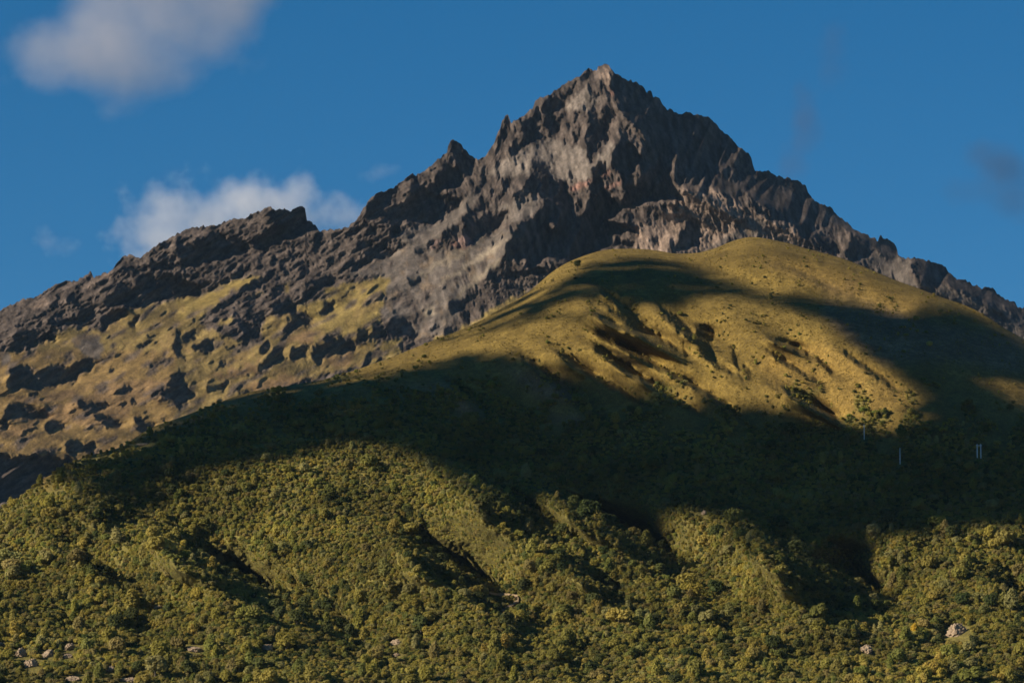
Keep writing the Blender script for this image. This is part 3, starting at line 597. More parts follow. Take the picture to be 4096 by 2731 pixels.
# =================================================================== CLOUDS
def ico(sub=1):
    t = (1 + 5 ** .5) / 2
    v = [(-1, t, 0), (1, t, 0), (-1, -t, 0), (1, -t, 0), (0, -1, t), (0, 1, t), (0, -1, -t), (0, 1, -t), (t, 0, -1), (t, 0, 1), (-t, 0, -1), (-t, 0, 1)]
    f = [(0, 11, 5), (0, 5, 1), (0, 1, 7), (0, 7, 10), (0, 10, 11), (1, 5, 9), (5, 11, 4), (11, 10, 2), (10, 7, 6), (7, 1, 8), (3, 9, 4), (3, 4, 2), (3, 2, 6), (3, 6, 8), (3, 8, 9), (4, 9, 5), (2, 4, 11), (6, 2, 10), (8, 6, 7), (9, 8, 1)]
    v = [np.array(p) / np.linalg.norm(p) for p in v]
    for _ in range(sub):
        mid = {}; nf = []
        def m(a, b):
            k = (min(a, b), max(a, b))
            if k not in mid:
                q = v[a] + v[b]; v.append(q / np.linalg.norm(q)); mid[k] = len(v) - 1
            return mid[k]
        for a, b, c in f:
            x, y, z = m(a, b), m(b, c), m(c, a)
            nf += [(a, x, z), (b, y, x), (c, z, y), (x, y, z)]
        f = nf
    return np.array(v), np.array(f)
IV1, IF1 = ico(1); IV2, IF2 = ico(2)

def mesh_np(name, verts, faces, mat, smooth=False, parent=None, uniform=3):
    me = bpy.data.meshes.new(name)
    faces = np.asarray(faces, np.int32)
    me.vertices.add(len(verts)); me.vertices.foreach_set('co', np.asarray(verts, np.float32).reshape(-1))
    nf, k = faces.shape
    me.loops.add(nf * k); me.loops.foreach_set('vertex_index', faces.reshape(-1))
    me.polygons.add(nf); me.polygons.foreach_set('loop_start', (np.arange(nf) * k).astype(np.int32))
    me.polygons.foreach_set('use_smooth', np.full(nf, smooth))
    me.update(); me.validate()
    if mat: me.materials.append(mat)
    o = bpy.data.objects.new(name, me); C.objects.link(o)
    if parent: o.parent = parent
    return o

# broken cloud cover off to the left, between the sun and the hill: its shadow lies across the slopes
def join(parts): return np.concatenate([pts(k, t) for k, t in parts])
shade_polys = [
 join([('5', '560,640 780,585 960,520 1100,462 1260,415 1380,372 1480,325 1600,322 1700,342 1800,360 2060,362 2260,350 2260,90 2110,45 1960,22 1800,16 1700,22 1600,48 1500,100 1400,170 1300,230 1300,170 1200,225 1100,280 1000,335 900,385 740,455 560,560')]),
 join([('5', '640,590 900,515 1150,430 1400,378 1560,384 1740,445 1690,490 1500,455 1380,440 1200,470 1000,528 800,585')]),
 join([('6', '-60,50 0,60 150,90 300,150 440,210 620,265 800,262 950,280 1100,320 1250,340 1400,400 1520,415 1580,365 1700,340 1830,350 1950,420 2195,540 2600,760 2600,960 2195,825 2050,795 1900,765 1890,785 2050,860 2120,940 2195,970 2600,1190 2600,1568 1460,1300 1470,1060 1660,1030 1560,935 1500,870 1400,800 1280,720 1180,640 1080,570 1000,490 900,450 800,420 620,365 480,335 330,315 200,305 0,335 -60,335')]),
 join([('7', '200,320 300,150 460,50 600,10'), ('4', '760,1110 1000,1005 1330,880 1600,825 1830,785 1960,790'),
       ('5', '-30,740 170,745 420,705 620,672 780,632 960,622 1100,635 1200,665 1250,715 1400,730 1560,765 1700,805 1850,840 1950,880 2060,940 2130,965'),
       ('6', '60,955 150,955 330,945 500,955 650,975 780,1000 900,1035 1040,1085 1200,1110 1400,1110 1500,1110 2600,1110 2600,1568'),
       ('9', '2600,590 2000,590 1850,600 1650,655 1500,640 1300,640 1180,680 1250,900 1330,950 1230,1060 1030,1060 900,960 940,860 880,760 920,690 880,620 740,600 600,620 440,560 330,530 200,500 80,495 0,510'),
       ('8', '2050,560 1930,600 1880,640 2000,740 2140,790 1790,690 1720,660 1600,540 1500,470 1400,425 1290,400 1160,420 1280,490 1290,580 1190,550 1060,510 1000,450 960,390 890,320 850,220 760,185 640,170 500,150 420,110 300,90 150,60 0,75'),
       ('7', '2050,125 1950,150 1800,165 1650,190 1500,200 1330,230 1200,300 1080,340 980,400 900,465 800,525 700,550 680,430 600,335 420,305 300,310')])]
shade = np.zeros(gh.U.shape, bool)
for i, p in enumerate(shade_polys):
    r = gh.mask(p)
    if i < 3: r[1][(gh.U[r[0]] > 2240) & (gh.V[r[0]] <= np.broadcast_to(vs_h[None], gh.V.shape)[r[0]] + 4)] = False
    shade[r[0]] |= r[1]
dist = np.zeros(shade.shape, np.float32); cur = shade.copy()
for i in range(44):
    dist += cur
    nxt = cur.copy()
    nxt[1:] &= cur[:-1]; nxt[:-1] &= cur[1:]; nxt[:, 1:] &= cur[:, :-1]; nxt[:, :-1] &= cur[:, 1:]
    cur = nxt
dist *= CELL * MPP_H                                  # metres inside the shadow's edge
rc = np.random.default_rng(5)
bl = []
for step, lo, hi, r0, r1 in ((5, .4, 9, 2.8, 4.2), (9, 4, 18, 6.5, 9), (15, 9, 99, 12, 16), (28, 20, 99, 22, 30)):
    jj, ii = np.meshgrid(np.arange(0, gh.nv, step), np.arange(0, NU, step), indexing='ij')
    jj = np.clip(jj + rc.integers(-step // 3, step // 3 + 1, jj.shape), 0, gh.nv - 1).ravel()
    ii = np.clip(ii + rc.integers(-step // 3, step // 3 + 1, ii.shape), 0, NU - 1).ravel()
    d = dist[jj, ii]; k = (d > lo) & (d <= hi)
    jj, ii, d = jj[k], ii[k], d[k]
    p = world_pos(gh.u[ii], gh.v[jj], depth_h[jj, ii])
    rr = np.minimum(rc.uniform(r0, r1, len(p)), np.maximum(d * .95, 2.2))
    t = (HZ + 150 + rc.uniform(-1, 1, len(p)) * (10 + d * .9) - p[:, 2]) / sz
    bl.append(np.concatenate([p + SUNV * t[:, None], rr[:, None]], 1))
bl = np.concatenate(bl)
lump = 1 + .16 * rc.standard_normal((len(bl), len(IV1), 1))
cv = bl[:, None, :3] + IV1[None] * bl[:, None, 3:4] * lump
cf = IF1[None] + (np.arange(len(bl)) * len(IV1))[:, None, None]
mc, nt, b = new_mat('cloud white')
b.inputs['Base Color'].default_value = (.82, .82, .84, 1); b.inputs['Roughness'].default_value = 1
b.inputs['Specular IOR Level'].default_value = 0
cc = mesh_np('cloud_cover', cv.reshape(-1, 3), cf.reshape(-1, 3), mc, True); cc['kind'] = 'structure'

# clouds in view: soft volumes far behind the ridge
def cloud_mat(name, lobes, dens, nscale, thr, gain, namp, col, aniso=.2, warp=0.0):
    m = bpy.data.materials.new(name); m.use_nodes = True; nt = m.node_tree
    for q in list(nt.nodes):
        if q.type == 'BSDF_PRINCIPLED': nt.nodes.remove(q)
    out = [q for q in nt.nodes if q.type == 'OUTPUT_MATERIAL'][0]
    tc = nd(nt, 'ShaderNodeTexCoord'); pos = tc.outputs['Object']
    if warp:
        nz_ = nd(nt, 'ShaderNodeTexNoise'); nz_.inputs['Scale'].default_value = nscale * .6; nz_.inputs['Detail'].default_value = 3
        nt.links.new(pos, nz_.inputs['Vector'])
        s1 = nd(nt, 'ShaderNodeVectorMath', operation='SUBTRACT'); s1.inputs[1].default_value = (.5, .5, .5)
        nt.links.new(nz_.outputs['Color'], s1.inputs[0])
        s2 = nd(nt, 'ShaderNodeVectorMath', operation='SCALE'); s2.inputs['Scale'].default_value = warp
        nt.links.new(s1.outputs[0], s2.inputs[0])
        s3 = nd(nt, 'ShaderNodeVectorMath', operation='ADD'); nt.links.new(pos, s3.inputs[0]); nt.links.new(s2.outputs[0], s3.inputs[1])
        wpos = s3.outputs[0]
    else: wpos = pos
    tot = None
    for (c, r, w) in lobes:
        a = nd(nt, 'ShaderNodeVectorMath', operation='SUBTRACT'); a.inputs[1].default_value = c; nt.links.new(wpos, a.inputs[0])
        d = nd(nt, 'ShaderNodeVectorMath', operation='DIVIDE'); d.inputs[1].default_value = r; nt.links.new(a.outputs[0], d.inputs[0])
        l = nd(nt, 'ShaderNodeVectorMath', operation='DOT_PRODUCT'); nt.links.new(d.outputs[0], l.inputs[0]); nt.links.new(d.outputs[0], l.inputs[1])
        v = math_n(nt, 'MAXIMUM', math_n(nt, 'SUBTRACT', 1.0, l.outputs['Value']), 0.0)
        v = math_n(nt, 'MULTIPLY', v, w)
        tot = v if tot is None else math_n(nt, 'MAXIMUM', tot, v) if False else (v if tot is None else math_n(nt, 'ADD', tot, v))
    tot = math_n(nt, 'MINIMUM', tot, 1.25)
    n = noise_tex(nt, pos, nscale, 6, .58)
    v = math_n(nt, 'ADD', tot, math_n(nt, 'MULTIPLY', math_n(nt, 'SUBTRACT', n, .5), namp))
    v = math_n(nt, 'MULTIPLY', math_n(nt, 'SUBTRACT', v, thr), gain)
    edge = math_n(nt, 'MINIMUM', math_n(nt, 'MULTIPLY', tot, 6.0), 1.0)
    v = math_n(nt, 'MULTIPLY', math_n(nt, 'MINIMUM', math_n(nt, 'MAXIMUM', v, 0.0), 1.0), edge)
    pv = nd(nt, 'ShaderNodeVolumePrincipled'); pv.inputs['Color'].default_value = (*col, 1); pv.inputs['Anisotropy'].default_value = aniso
    nt.links.new(math_n(nt, 'MULTIPLY', v, dens), pv.inputs['Density'])
    nt.links.new(pv.outputs[0], out.inputs['Volume'])
    return m
def cloud(label, Y, lobes_px, depth, dens, nscale, thr, gain, namp, col, warp=40, aniso=.2):
    """lobes_px: (u, v, ru, rv, weight) in photo pixels; depth: half thickness in m"""
    Y = Y * 1.58; f_ = 1.58                          # far out behind the range, clear of the hazy air
    mpp = Y * K; depth *= f_; dens /= f_; nscale /= f_; warp *= f_
    L = []
    ctr = world_pos(np.array(np.mean([l[0] for l in lobes_px])), np.array(np.mean([l[1] for l in lobes_px])), Y)
    lo = np.full(3, 1e9); hi = -lo
    for i, (u, v, ru, rv, w) in enumerate(lobes_px):
        p = world_pos(np.array(float(u)), np.array(float(v)), Y + rc.uniform(-.3, .3) * depth) - ctr
        r = np.array([ru * mpp, depth * (.6 + .4 * ru / max(q[2] for q in lobes_px)), rv * mpp])
        L.append((tuple(p), tuple(r), w))
        lo = np.minimum(lo, p - r - warp * .5); hi = np.maximum(hi, p + r + warp * .5)
    m = cloud_mat('cloud vapour', L, dens, nscale, thr, gain, namp, col, aniso, warp)
    mid, half = (lo + hi) / 2, (hi - lo) / 2
    # a rounded hull round the vapour
    V = np.sign(IV2) * np.abs(IV2) ** .45
    o = mesh_np('cloud', mid + V * half * 1.04, IF2, m)
    o.location = Vector(ctr)
    return tag(o, label, 'cloud', None, 'thing')
cloud('large soft grey cloud with a pale core in the upper left of the sky', 13500,
      [(480, -90, 360, 270, .95), (780, -20, 370, 270, .9), (940, -80, 280, 230, .7), (320, 190, 320, 220, .72), (640, 200, 340, 210, .7), (500, 300, 240, 200, .34), (170, 210, 260, 180, .5), (980, 170, 190, 150, .45), (420, 60, 190, 280, .5), (640, 290, 160, 120, .28)],
      150, .0050, .0062, .24, .8, 1.7, (.84, .80, .78), 130)
cloud('bright wispy white cloud hugging the left rocky ridge', 13200,
      [(860, 880, 420, 170, 1.0), (1130, 830, 240, 170, .95), (700, 970, 340, 140, .7), (1320, 870, 220, 130, .55), (1190, 690, 100, 130, .45), (620, 800, 190, 130, .5), (980, 760, 180, 130, .65), (1440, 880, 150, 130, .45), (540, 1000, 220, 120, .45), (760, 690, 120, 80, .3)],
      130, .0078, .0115, .42, .95, 2.7, (.97, .97, .98), 90)
cloud('small faint wisp low in the left sky above the ridge', 13300,
      [(170, 945, 70, 60, .8), (250, 985, 100, 50, .6)], 40, .0042, .02, .28, 1.1, 1.8, (.9, .9, .93), 40)
cloud('thin grey smudge of cloud upright right of the summit', 13400,
      [(3210, 420, 80, 130, .7), (3240, 520, 90, 110, .65), (3330, 230, 120, 200, .5), (3180, 650, 100, 130, .5)], 60, .0065, .010, .2, 1.0, 1.2, (.2, .18, .22), 50)
cloud('dark thin patch of cloud near the right edge of the sky', 13600,
      [(3960, 640, 190, 110, .8), (4050, 730, 170, 140, .75), (3850, 760, 140, 100, .5), (4060, 840, 110, 90, .5)], 70, .0075, .008, .22, 1.0, 1.2, (.16, .16, .2), 60)
cloud('tiny pale puff just left of the rock tower', 13300,
      [(1545, 680, 80, 45, .8), (1480, 700, 80, 40, .55)], 35, .0034, .02, .28, 1.1, 1.8, (.9, .9, .93), 40)
# =================================================================== VEGETATION
def leaf_mat(name, cols, spread=.42, patch=.016):
    """leaf colour differs plant by plant and drifts in broad patches over the hillside"""
    m, nt, b = new_mat(name)
    oi = nd(nt, 'ShaderNodeObjectInfo')
    rp = nd(nt, 'ShaderNodeValToRGB'); rp.color_ramp.interpolation = 'EASE'
    el = rp.color_ramp.elements
    for i, c in enumerate(cols):
        p = i / (len(cols) - 1)
        e = el[i] if i < 2 else el.new(p)
        e.position = p; e.color = (*c, 1)
    nt.links.new(oi.outputs['Random'], rp.inputs['Fac'])
    geo = nd(nt, 'ShaderNodeNewGeometry')
    f = maprange(nt, noise_tex(nt, oi.outputs['Location'], patch, 3), .3, .7, 1 - spread, 1 + spread)
    f2 = maprange(nt, noise_tex(nt, geo.outputs['Position'], .8, 3, .7), .3, .7, .7, 1.3)
    col = scale_col(nt, rp.outputs['Color'], math_n(nt, 'MULTIPLY', math_n(nt, 'MULTIPLY', f, f2), 1.22))
    nt.links.new(col, b.inputs['Base Color'])
    b.inputs['Roughness'].default_value = .8; b.inputs['Specular IOR Level'].default_value = .2
    tr = nd(nt, 'ShaderNodeBsdfTranslucent'); nt.links.new(col, tr.inputs['Color'])       # light shining through the leaves
    mx = nd(nt, 'ShaderNodeMixShader'); mx.inputs[0].default_value = .5
    nt.links.new(b.outputs[0], mx.inputs[1]); nt.links.new(tr.outputs[0], mx.inputs[2])
    nt.links.new(mx.outputs[0], [q for q in nt.nodes if q.type == 'OUTPUT_MATERIAL'][0].inputs['Surface'])
    return m
OL = [(.21, .195, .042), (.28, .235, .055), (.12, .135, .032), (.31, .25, .06), (.16, .175, .038), (.25, .23, .085), (.22, .175, .06), (.24, .225, .042)]
mat_leaf = leaf_mat('olive scrub leaves', OL)
mat_dark = leaf_mat('dark evergreen leaves', [(.06, .08, .022), (.09, .10, .028), (.07, .08, .028)])
mat_yel = leaf_mat('yellow green leaves', [(.29, .235, .045), (.25, .225, .045), (.30, .225, .05)])
mat_grass = leaf_mat('straw tussock', [(.18, .14, .035), (.13, .11, .025), (.22, .16, .045), (.09, .085, .02), (.15, .135, .028)], .2)
mbark, nt, b = new_mat('bark'); b.inputs['Roughness'].default_value = .9
geo = nd(nt, 'ShaderNodeNewGeometry')
nt.links.new(mix_col(nt, noise_tex(nt, geo.outputs['Position'], 3, 4), (.05, .04, .03), (.13, .11, .085)), b.inputs['Base Color'])

def crown_geo(seed, lobes, nleaf, leaf, asp=1.0, up=0.0):
    """leaf clumps spread over several uneven lobes, with an inner mass of twigs and leaves"""
    r = np.random.default_rng(seed)
    V = []; F = []; n = 0
    for (c, rad) in lobes:
        c = np.array(c); rad = np.array(rad)
        k = int(nleaf * (rad.prod() ** (2 / 3)) / sum(np.array(q[1]).prod() ** (2 / 3) for q in lobes))
        d = r.standard_normal((k, 3)); d /= np.linalg.norm(d, axis=1)[:, None]
        d[:, 2] = np.where(d[:, 2] < -.5, -d[:, 2], d[:, 2])
        p = c + d * rad * r.uniform(.78, 1.12, (k, 1))
        nn = d + r.standard_normal((k, 3)) * .42; nn[:, 2] += .3; nn /= np.linalg.norm(nn, axis=1)[:, None]
        a = np.cross(nn, r.standard_normal((k, 3))); a[:, 2] += up; a /= np.linalg.norm(a, axis=1)[:, None]
        b_ = np.cross(nn, a)
        s = leaf * r.uniform(.55, 1.3, (k, 1))
        q = np.stack([p - a * s * asp, p + b_ * s * .6, p + a * s * asp, p - b_ * s * .6], 1)
        V.append(q.reshape(-1, 3)); ix = np.arange(k * 4).reshape(k, 4) + n
        F += [ix[:, [0, 1, 2]], ix[:, [0, 2, 3]]]; n += k * 4
        core = c + IV1 * rad * .62 * (1 + .12 * r.standard_normal((len(IV1), 1)))
        V.append(core); F.append(IF1 + n); n += len(IV1)
    return np.concatenate(V), np.concatenate(F)
PROTO = [  # name, lobes, leaves, leaf size, aspect, upright, material
 ('round', [((0, 0, .58), (.34, .34, .32)), ((.2, .1, .68), (.2, .2, .2)), ((-.18, -.12, .66), (.22, .2, .22)), ((.05, -.22, .5), (.2, .18, .2)), ((-.1, .2, .5), (.22, .2, .22))], 420, .075, 1.0, 0, mat_leaf),
 ('wide', [((-.25, 0, .5), (.3, .28, .28)), ((.25, .08, .55), (.3, .3, .3)), ((0, -.22, .42), (.28, .22, .26)), ((.05, .2, .7), (.2, .2, .18))], 420, .08, 1.1, 0, mat_leaf),
 ('tall', [((0, 0, .4), (.25, .25, .34)), ((.04, .03, .72), (.18, .18, .26)), ((-.12, .05, .55), (.17, .17, .22)), ((.12, -.08, .5), (.17, .16, .24))], 380, .07, 1.5, .6, mat_leaf),
 ('dark', [((0, 0, .55), (.36, .36, .34)), ((.18, .1, .74), (.22, .22, .2)), ((-.2, 0, .66), (.22, .22, .22))], 420, .07, 1.0, 0, mat_dark),
 ('yellow', [((0, 0, .45), (.3, .3, .3)), ((.15, -.1, .62), (.2, .2, .22)), ((-.16, .1, .6), (.2, .2, .22))], 380, .065, 1.4, .5, mat_yel)]
crown_mesh = []
for i, (nm, lobes, nl, ls, asp, up, mt) in enumerate(PROTO):
    V, F = crown_geo(40 + i, lobes, nl, ls, asp, up)
    me = bpy.data.meshes.new('crown'); me.from_pydata(V.tolist(), [], F.tolist()); me.update(); me.materials.append(mt)
    crown_mesh.append(me)
def trunk_mesh():
    V = []; F = []; n = 0
    def limb(p, q, r0, r1):
        nonlocal n
        p, q = np.array(p), np.array(q); k = 6
        for pt, r in ((p, r0), (q, r1)):
            for i in range(k):
                a = 2 * math.pi * i / k; V.append(pt + np.array([math.cos(a) * r, math.sin(a) * r, 0]))
        for i in range(k): F.append((n + i, n + (i + 1) % k, n + k + (i + 1) % k, n + k + i))
        n += 2 * k
    limb((0, 0, -.12), (.01, .01, .3), .035, .024)
    limb((.01, .01, .28), (.12, .06, .6), .02, .008); limb((.01, .01, .28), (-.12, .03, .58), .018, .008); limb((.01, .01, .3), (.02, -.1, .62), .018, .007)
    me = bpy.data.meshes.new('trunk'); me.from_pydata([tuple(v) for v in V], [], F); me.update(); me.materials.append(mbark)
    return me
TRUNK = trunk_mesh()

# where plants stand, sampled on the slope
rv = np.random.default_rng(21)
clump = gh.noise(260, 702) * .6 + gh.noise(120, 700) * .55 + gh.noise(60, 701) * .35
dgully = np.clip((.45 - gh.blur(toneh, 14)) / .3, 0, 1); dgully = np.maximum(dgully, np.clip(carve / 10 - .35, 0, 1))
def scatter(su, sv, v0, v1):
    uu, vv_ = np.meshgrid(np.arange(-420, 4520, su), np.arange(v0, v1, sv))
    uu = uu + (np.arange(len(uu))[:, None] % 2) * su / 2
    uu = (uu + rv.uniform(-.48, .48, uu.shape) * su).ravel(); vv_ = (vv_ + rv.uniform(-.48, .48, vv_.shape) * sv).ravel()
    k = vv_ > np.interp(uu, gh.u, vs_h) + 3
    return uu[k], vv_[k]
Q = lambda k, x, y: tuple(pts(k, '%g,%g' % (x, y))[0])
ROCKS = ((Q('7', 8, 1322), 30, 22, 'small pale rock cut by the left edge of the picture', 0), (Q('7', 130, 1385), 46, 52, 'pale cream rock, second from the left in the bottom left corner', .2),
      (Q('7', 200, 1452), 50, 54, 'tan rock below the cream one in the bottom left corner', 0), (Q('7', 306, 1392), 44, 46, 'pale pointed rock in the middle of the bottom left group', .3),
      (Q('7', 445, 1345), 40, 44, 'upper of two stacked pale rocks, rightmost of the bottom left group', 0), (Q('7', 436, 1398), 36, 34, 'lower of two stacked pinkish rocks, rightmost of the bottom left group', 0),
      (Q('7', 702, 1488), 32, 36, 'small lone tan rock right of the bottom left group', .2), (Q('7', 470, 1545), 60, 26, 'flat tan rock at the bottom edge below the stacked rocks', 0), (Q('7', 816, 1552), 60, 34, 'pinkish rock cut by the bottom edge', 0),
      (Q('7', 1712, 1345), 40, 44, 'pale yellow rock beside tall dark bushes, left of the bottom centre', 0), (Q('7', 1245, 1355), 60, 40, 'dull brown rock low in the scrub between two pale ones', 0), (Q('7', 1015, 1085), 34, 16, 'thin tan rock on a smooth yellow green spur', .4),
      (Q('8', 372, 1312), 40, 30, 'tan rock on the yellowish foreground spur', .3), (Q('8', 378, 1390), 30, 20, 'small tan rock just below another on the foreground spur', 0),
      (Q('9', 1232, 1362), 52, 52, 'orange tan rock face in the scrub at the lower right', .1), (Q('9', 1808, 1252), 84, 80, 'largest pinkish grey rock slab at the lower right', .25),
      (Q('9', 190, 485), 22, 26, 'grey rock on top of a lit spur against the shaded slope', 0), (Q('5', 1258, 993), 9, 10, 'tiny whitish rock in the dark wooded hollow', 0), (Q('7', 925, 46), 60, 12, 'long pale rock ledge on the shaded left edge of the hill', -.4))
TRACK = pts('8', '945,985 985,1005 1035,1010 1090,1013 1150,1022 1158,1048 1120,1072 1075,1100 1050,1115')
POLES = [(2696 + 1193 / 1.568, 1000 + 1187 / 1.568), (2696 + 1418 / 1.568, 1000 + 1342 / 1.568), (2696 + 1902 / 1.568, 1000 + 1302 / 1.568), (2696 + 1925 / 1.568, 1000 + 1302 / 1.568)]
def clear(u, v, h):
    """False where a plant of height h (photo px) would stand on or right in front of a bare rock or the track"""
    ok = np.ones(len(u), bool)
    for (a, b2), w_, h_, _, _ in ROCKS: ok &= ~((np.abs(u - a) < w_ * .6 + h * .25) & (v > b2 - h_ * .35) & (v < b2 + h_ * .3 + h * .85))
    for a, b2 in POLES: ok &= ~((np.abs(u - a) < 9 + h * .3) & (v > b2 - 14) & (v < b2 + 4 + h * .8))
    for a, b2 in TRACK: ok &= ~((np.abs(u - a) < 16) & (v > b2 - 4) & (v < b2 + 5 + h * .55))
    return ok
# trees
tu, tv = scatter(33, 21, 1000, 3000)
fo = gh.at(forest, tu, tv); cl = gh.at(clump, tu, tv); dg = gh.at(dgully, tu, tv)
keep = rv.uniform(0, 1, len(tu)) < np.clip(fo * (.5 + .42 * cl) + dg * fo * .5 + .35 * dg * (fo < .2), 0, 1)
keep |= (rv.uniform(0, 1, len(tu)) < .012) & (tv > 1060)
tu, tv, fo, dg = tu[keep], tv[keep], fo[keep], dg[keep]
th = rv.uniform(4.8, 8.0, len(tu)) * np.interp(tv, [1000, 1500, 1900, 2300, 2731], [.5, .6, .85, 1.0, 1.15]) * rv.choice([.6, .8, 1, 1.1, 1.4, 1.9], len(tu), p=[.2, .22, .22, .18, .12, .06]) * (1 + .18 * gh.at(clump, tu, tv).clip(-1, 1.6))
ck = clear(tu, tv, th * 6.0); tu, tv, fo, dg, th = tu[ck], tv[ck], fo[ck], dg[ck], th[ck]
pk = rv.choice(5, len(tu), p=[.22, .27, .3, .12, .09])
pk = np.where((rv.uniform(0, 1, len(tu)) < .3 * np.clip((tv - 2200) / 400, 0, 1)), rv.choice([2, 4], len(tu)), pk)
pk = np.where((rv.uniform(0, 1, len(tu)) < .5 * dg), 3, pk)
# scrub between them
su_, sv_ = scatter(14, 8.5, 1000, 2990)
fo2 = gh.at(forest, su_, sv_); cl2 = gh.at(clump, su_, sv_)
k2 = rv.uniform(0, 1, len(su_)) < np.clip(fo2 * (.97 - .25 * np.clip(-cl2 - .7, 0, 1)), 0, 1)
k2 |= (rv.uniform(0, 1, len(su_)) < .10 * np.clip(gh.at(gh.noise(140, 720), su_, sv_), 0, 2)) & (fo2 < .4)
su_, sv_ = su_[k2], sv_[k2]
sh = rv.uniform(2.6, 5.0, len(su_)) * np.interp(sv_, [1000, 1500, 2300, 2731], [.5, .7, 1.0, 1.2])
ck = clear(su_, sv_, sh * 6.0); su_, sv_, sh = su_[ck], sv_[ck], sh[ck]
spk = rv.choice(5, len(su_), p=[.2, .3, .24, .06, .2])


# the 300 nearest trees: a thing each, trunk and crown
order = np.argsort(-(tv + th * 30))
inframe = [i for i in order if 10 < tu[i] < 4086 and tv[i] < 2745]
near = inframe[:300]; nearset = set(near)
KIND_LABEL = ['rounded olive green tree on the near scrub slope', 'broad low spreading tree on the near scrub slope', 'slim upright feathery tree on the near scrub slope', 'dark green dense tree on the near scrub slope', 'yellowish bushy tree on the near scrub slope']
KIND_GROUP = ['rounded olive trees of the near slope', 'broad spreading trees of the near slope', 'slim upright trees of the near slope', 'dark dense trees of the near slope', 'yellowish bushy trees of the near slope']
proto = {}
def tree(k, loc, h, w, rz, label, group, cat='tree', name='tree'):
    if k not in proto:
        t = bpy.data.objects.new(name, None); t.empty_display_size = .5; C.objects.link(t)
        a = bpy.data.objects.new('trunk', TRUNK); C.objects.link(a); a.parent = t
        c = bpy.data.objects.new('crown', crown_mesh[k]); C.objects.link(c); c.parent = t
        proto[k] = (t, a, c)
    else:
        t0, a0, c0 = proto[k]
        t = t0.copy(); C.objects.link(t); t.name = name
        for q in (a0, c0):
            n_ = q.copy(); C.objects.link(n_); n_.parent = t
    t.location = Vector(loc); t.scale = (w, w, h); t.rotation_euler = (0, 0, rz)
    for key in ('group',):
        if key in t: del t[key]
    tag(t, label, cat, group)
    return t
P = hill_at(tu, tv)
for i in near:
    k = int(pk[i])
    tree(k, P[i], th[i], th[i] * rv.uniform(.8, 1.15), rv.uniform(0, 6.28), KIND_LABEL[k], KIND_GROUP[k])

def scatter_object(name, pos, sx_, sz_, rot, kind, sources):
    """one object whose geometry nodes set a plant on each of its points"""
    me = bpy.data.meshes.new(name); me.vertices.add(len(pos)); me.vertices.foreach_set('co', pos.reshape(-1).astype(np.float32))
    for nm, typ, dat in (('size', 'FLOAT_VECTOR', np.stack([sx_, sx_, sz_], 1)), ('turn', 'FLOAT_VECTOR', np.stack([0 * rot, 0 * rot, rot], 1))):
        a = me.attributes.new(nm, typ, 'POINT'); a.data.foreach_set('vector', dat.reshape(-1).astype(np.float32))
    a = me.attributes.new('sort', 'INT', 'POINT'); a.data.foreach_set('value', kind.astype(np.int32))
    o = bpy.data.objects.new(name, me); C.objects.link(o); o['kind'] = 'stuff'
    ng = bpy.data.node_groups.new(name, 'GeometryNodeTree')
    ng.interface.new_socket('Geometry', in_out='INPUT', socket_type='NodeSocketGeometry'); ng.interface.new_socket('Geometry', in_out='OUTPUT', socket_type='NodeSocketGeometry')
    N = ng.nodes; Lk = ng.links
    gi = N.new('NodeGroupInput'); go = N.new('NodeGroupOutput')
    iop = N.new('GeometryNodeInstanceOnPoints'); Lk.new(gi.outputs[0], iop.inputs['Points'])
    jn_ = N.new('GeometryNodeJoinGeometry')
    for s_ in sources[::-1]:                           # join keeps the last link first
        inf = N.new('GeometryNodeObjectInfo'); inf.inputs['Object'].default_value = s_; inf.inputs['As Instance'].default_value = True
        inf.transform_space = 'ORIGINAL'
        Lk.new(inf.outputs['Geometry'], jn_.inputs[0])
    Lk.new(jn_.outputs[0], iop.inputs['Instance'])
    iop.inputs['Pick Instance'].default_value = True
    for nm, typ, sock in (('sort', 'INT', 'Instance Index'), ('turn', 'FLOAT_VECTOR', 'Rotation'), ('size', 'FLOAT_VECTOR', 'Scale')):
        na = N.new('GeometryNodeInputNamedAttribute'); na.data_type = typ; na.inputs['Name'].default_value = nm
        Lk.new(na.outputs['Attribute'], iop.inputs[sock])
    Lk.new(iop.outputs[0], go.inputs[0])
    md = o.modifiers.new('plants', 'NODES'); md.node_group = ng
    return o
SRC = [proto[k][2] for k in range(5)]
far = np.array([i for i in range(len(tu)) if i not in nearset])
scatter_object('woodland', P[far], th[far] * rv.uniform(.85, 1.2, len(far)), th[far], rv.uniform(0, 6.28, len(far)), pk[far], SRC)
scatter_object('scrub', hill_at(su_, sv_) - np.array([0, 0, .2]), sh * rv.uniform(.95, 1.5, len(su_)), sh, rv.uniform(0, 6.28, len(su_)), spk, SRC)

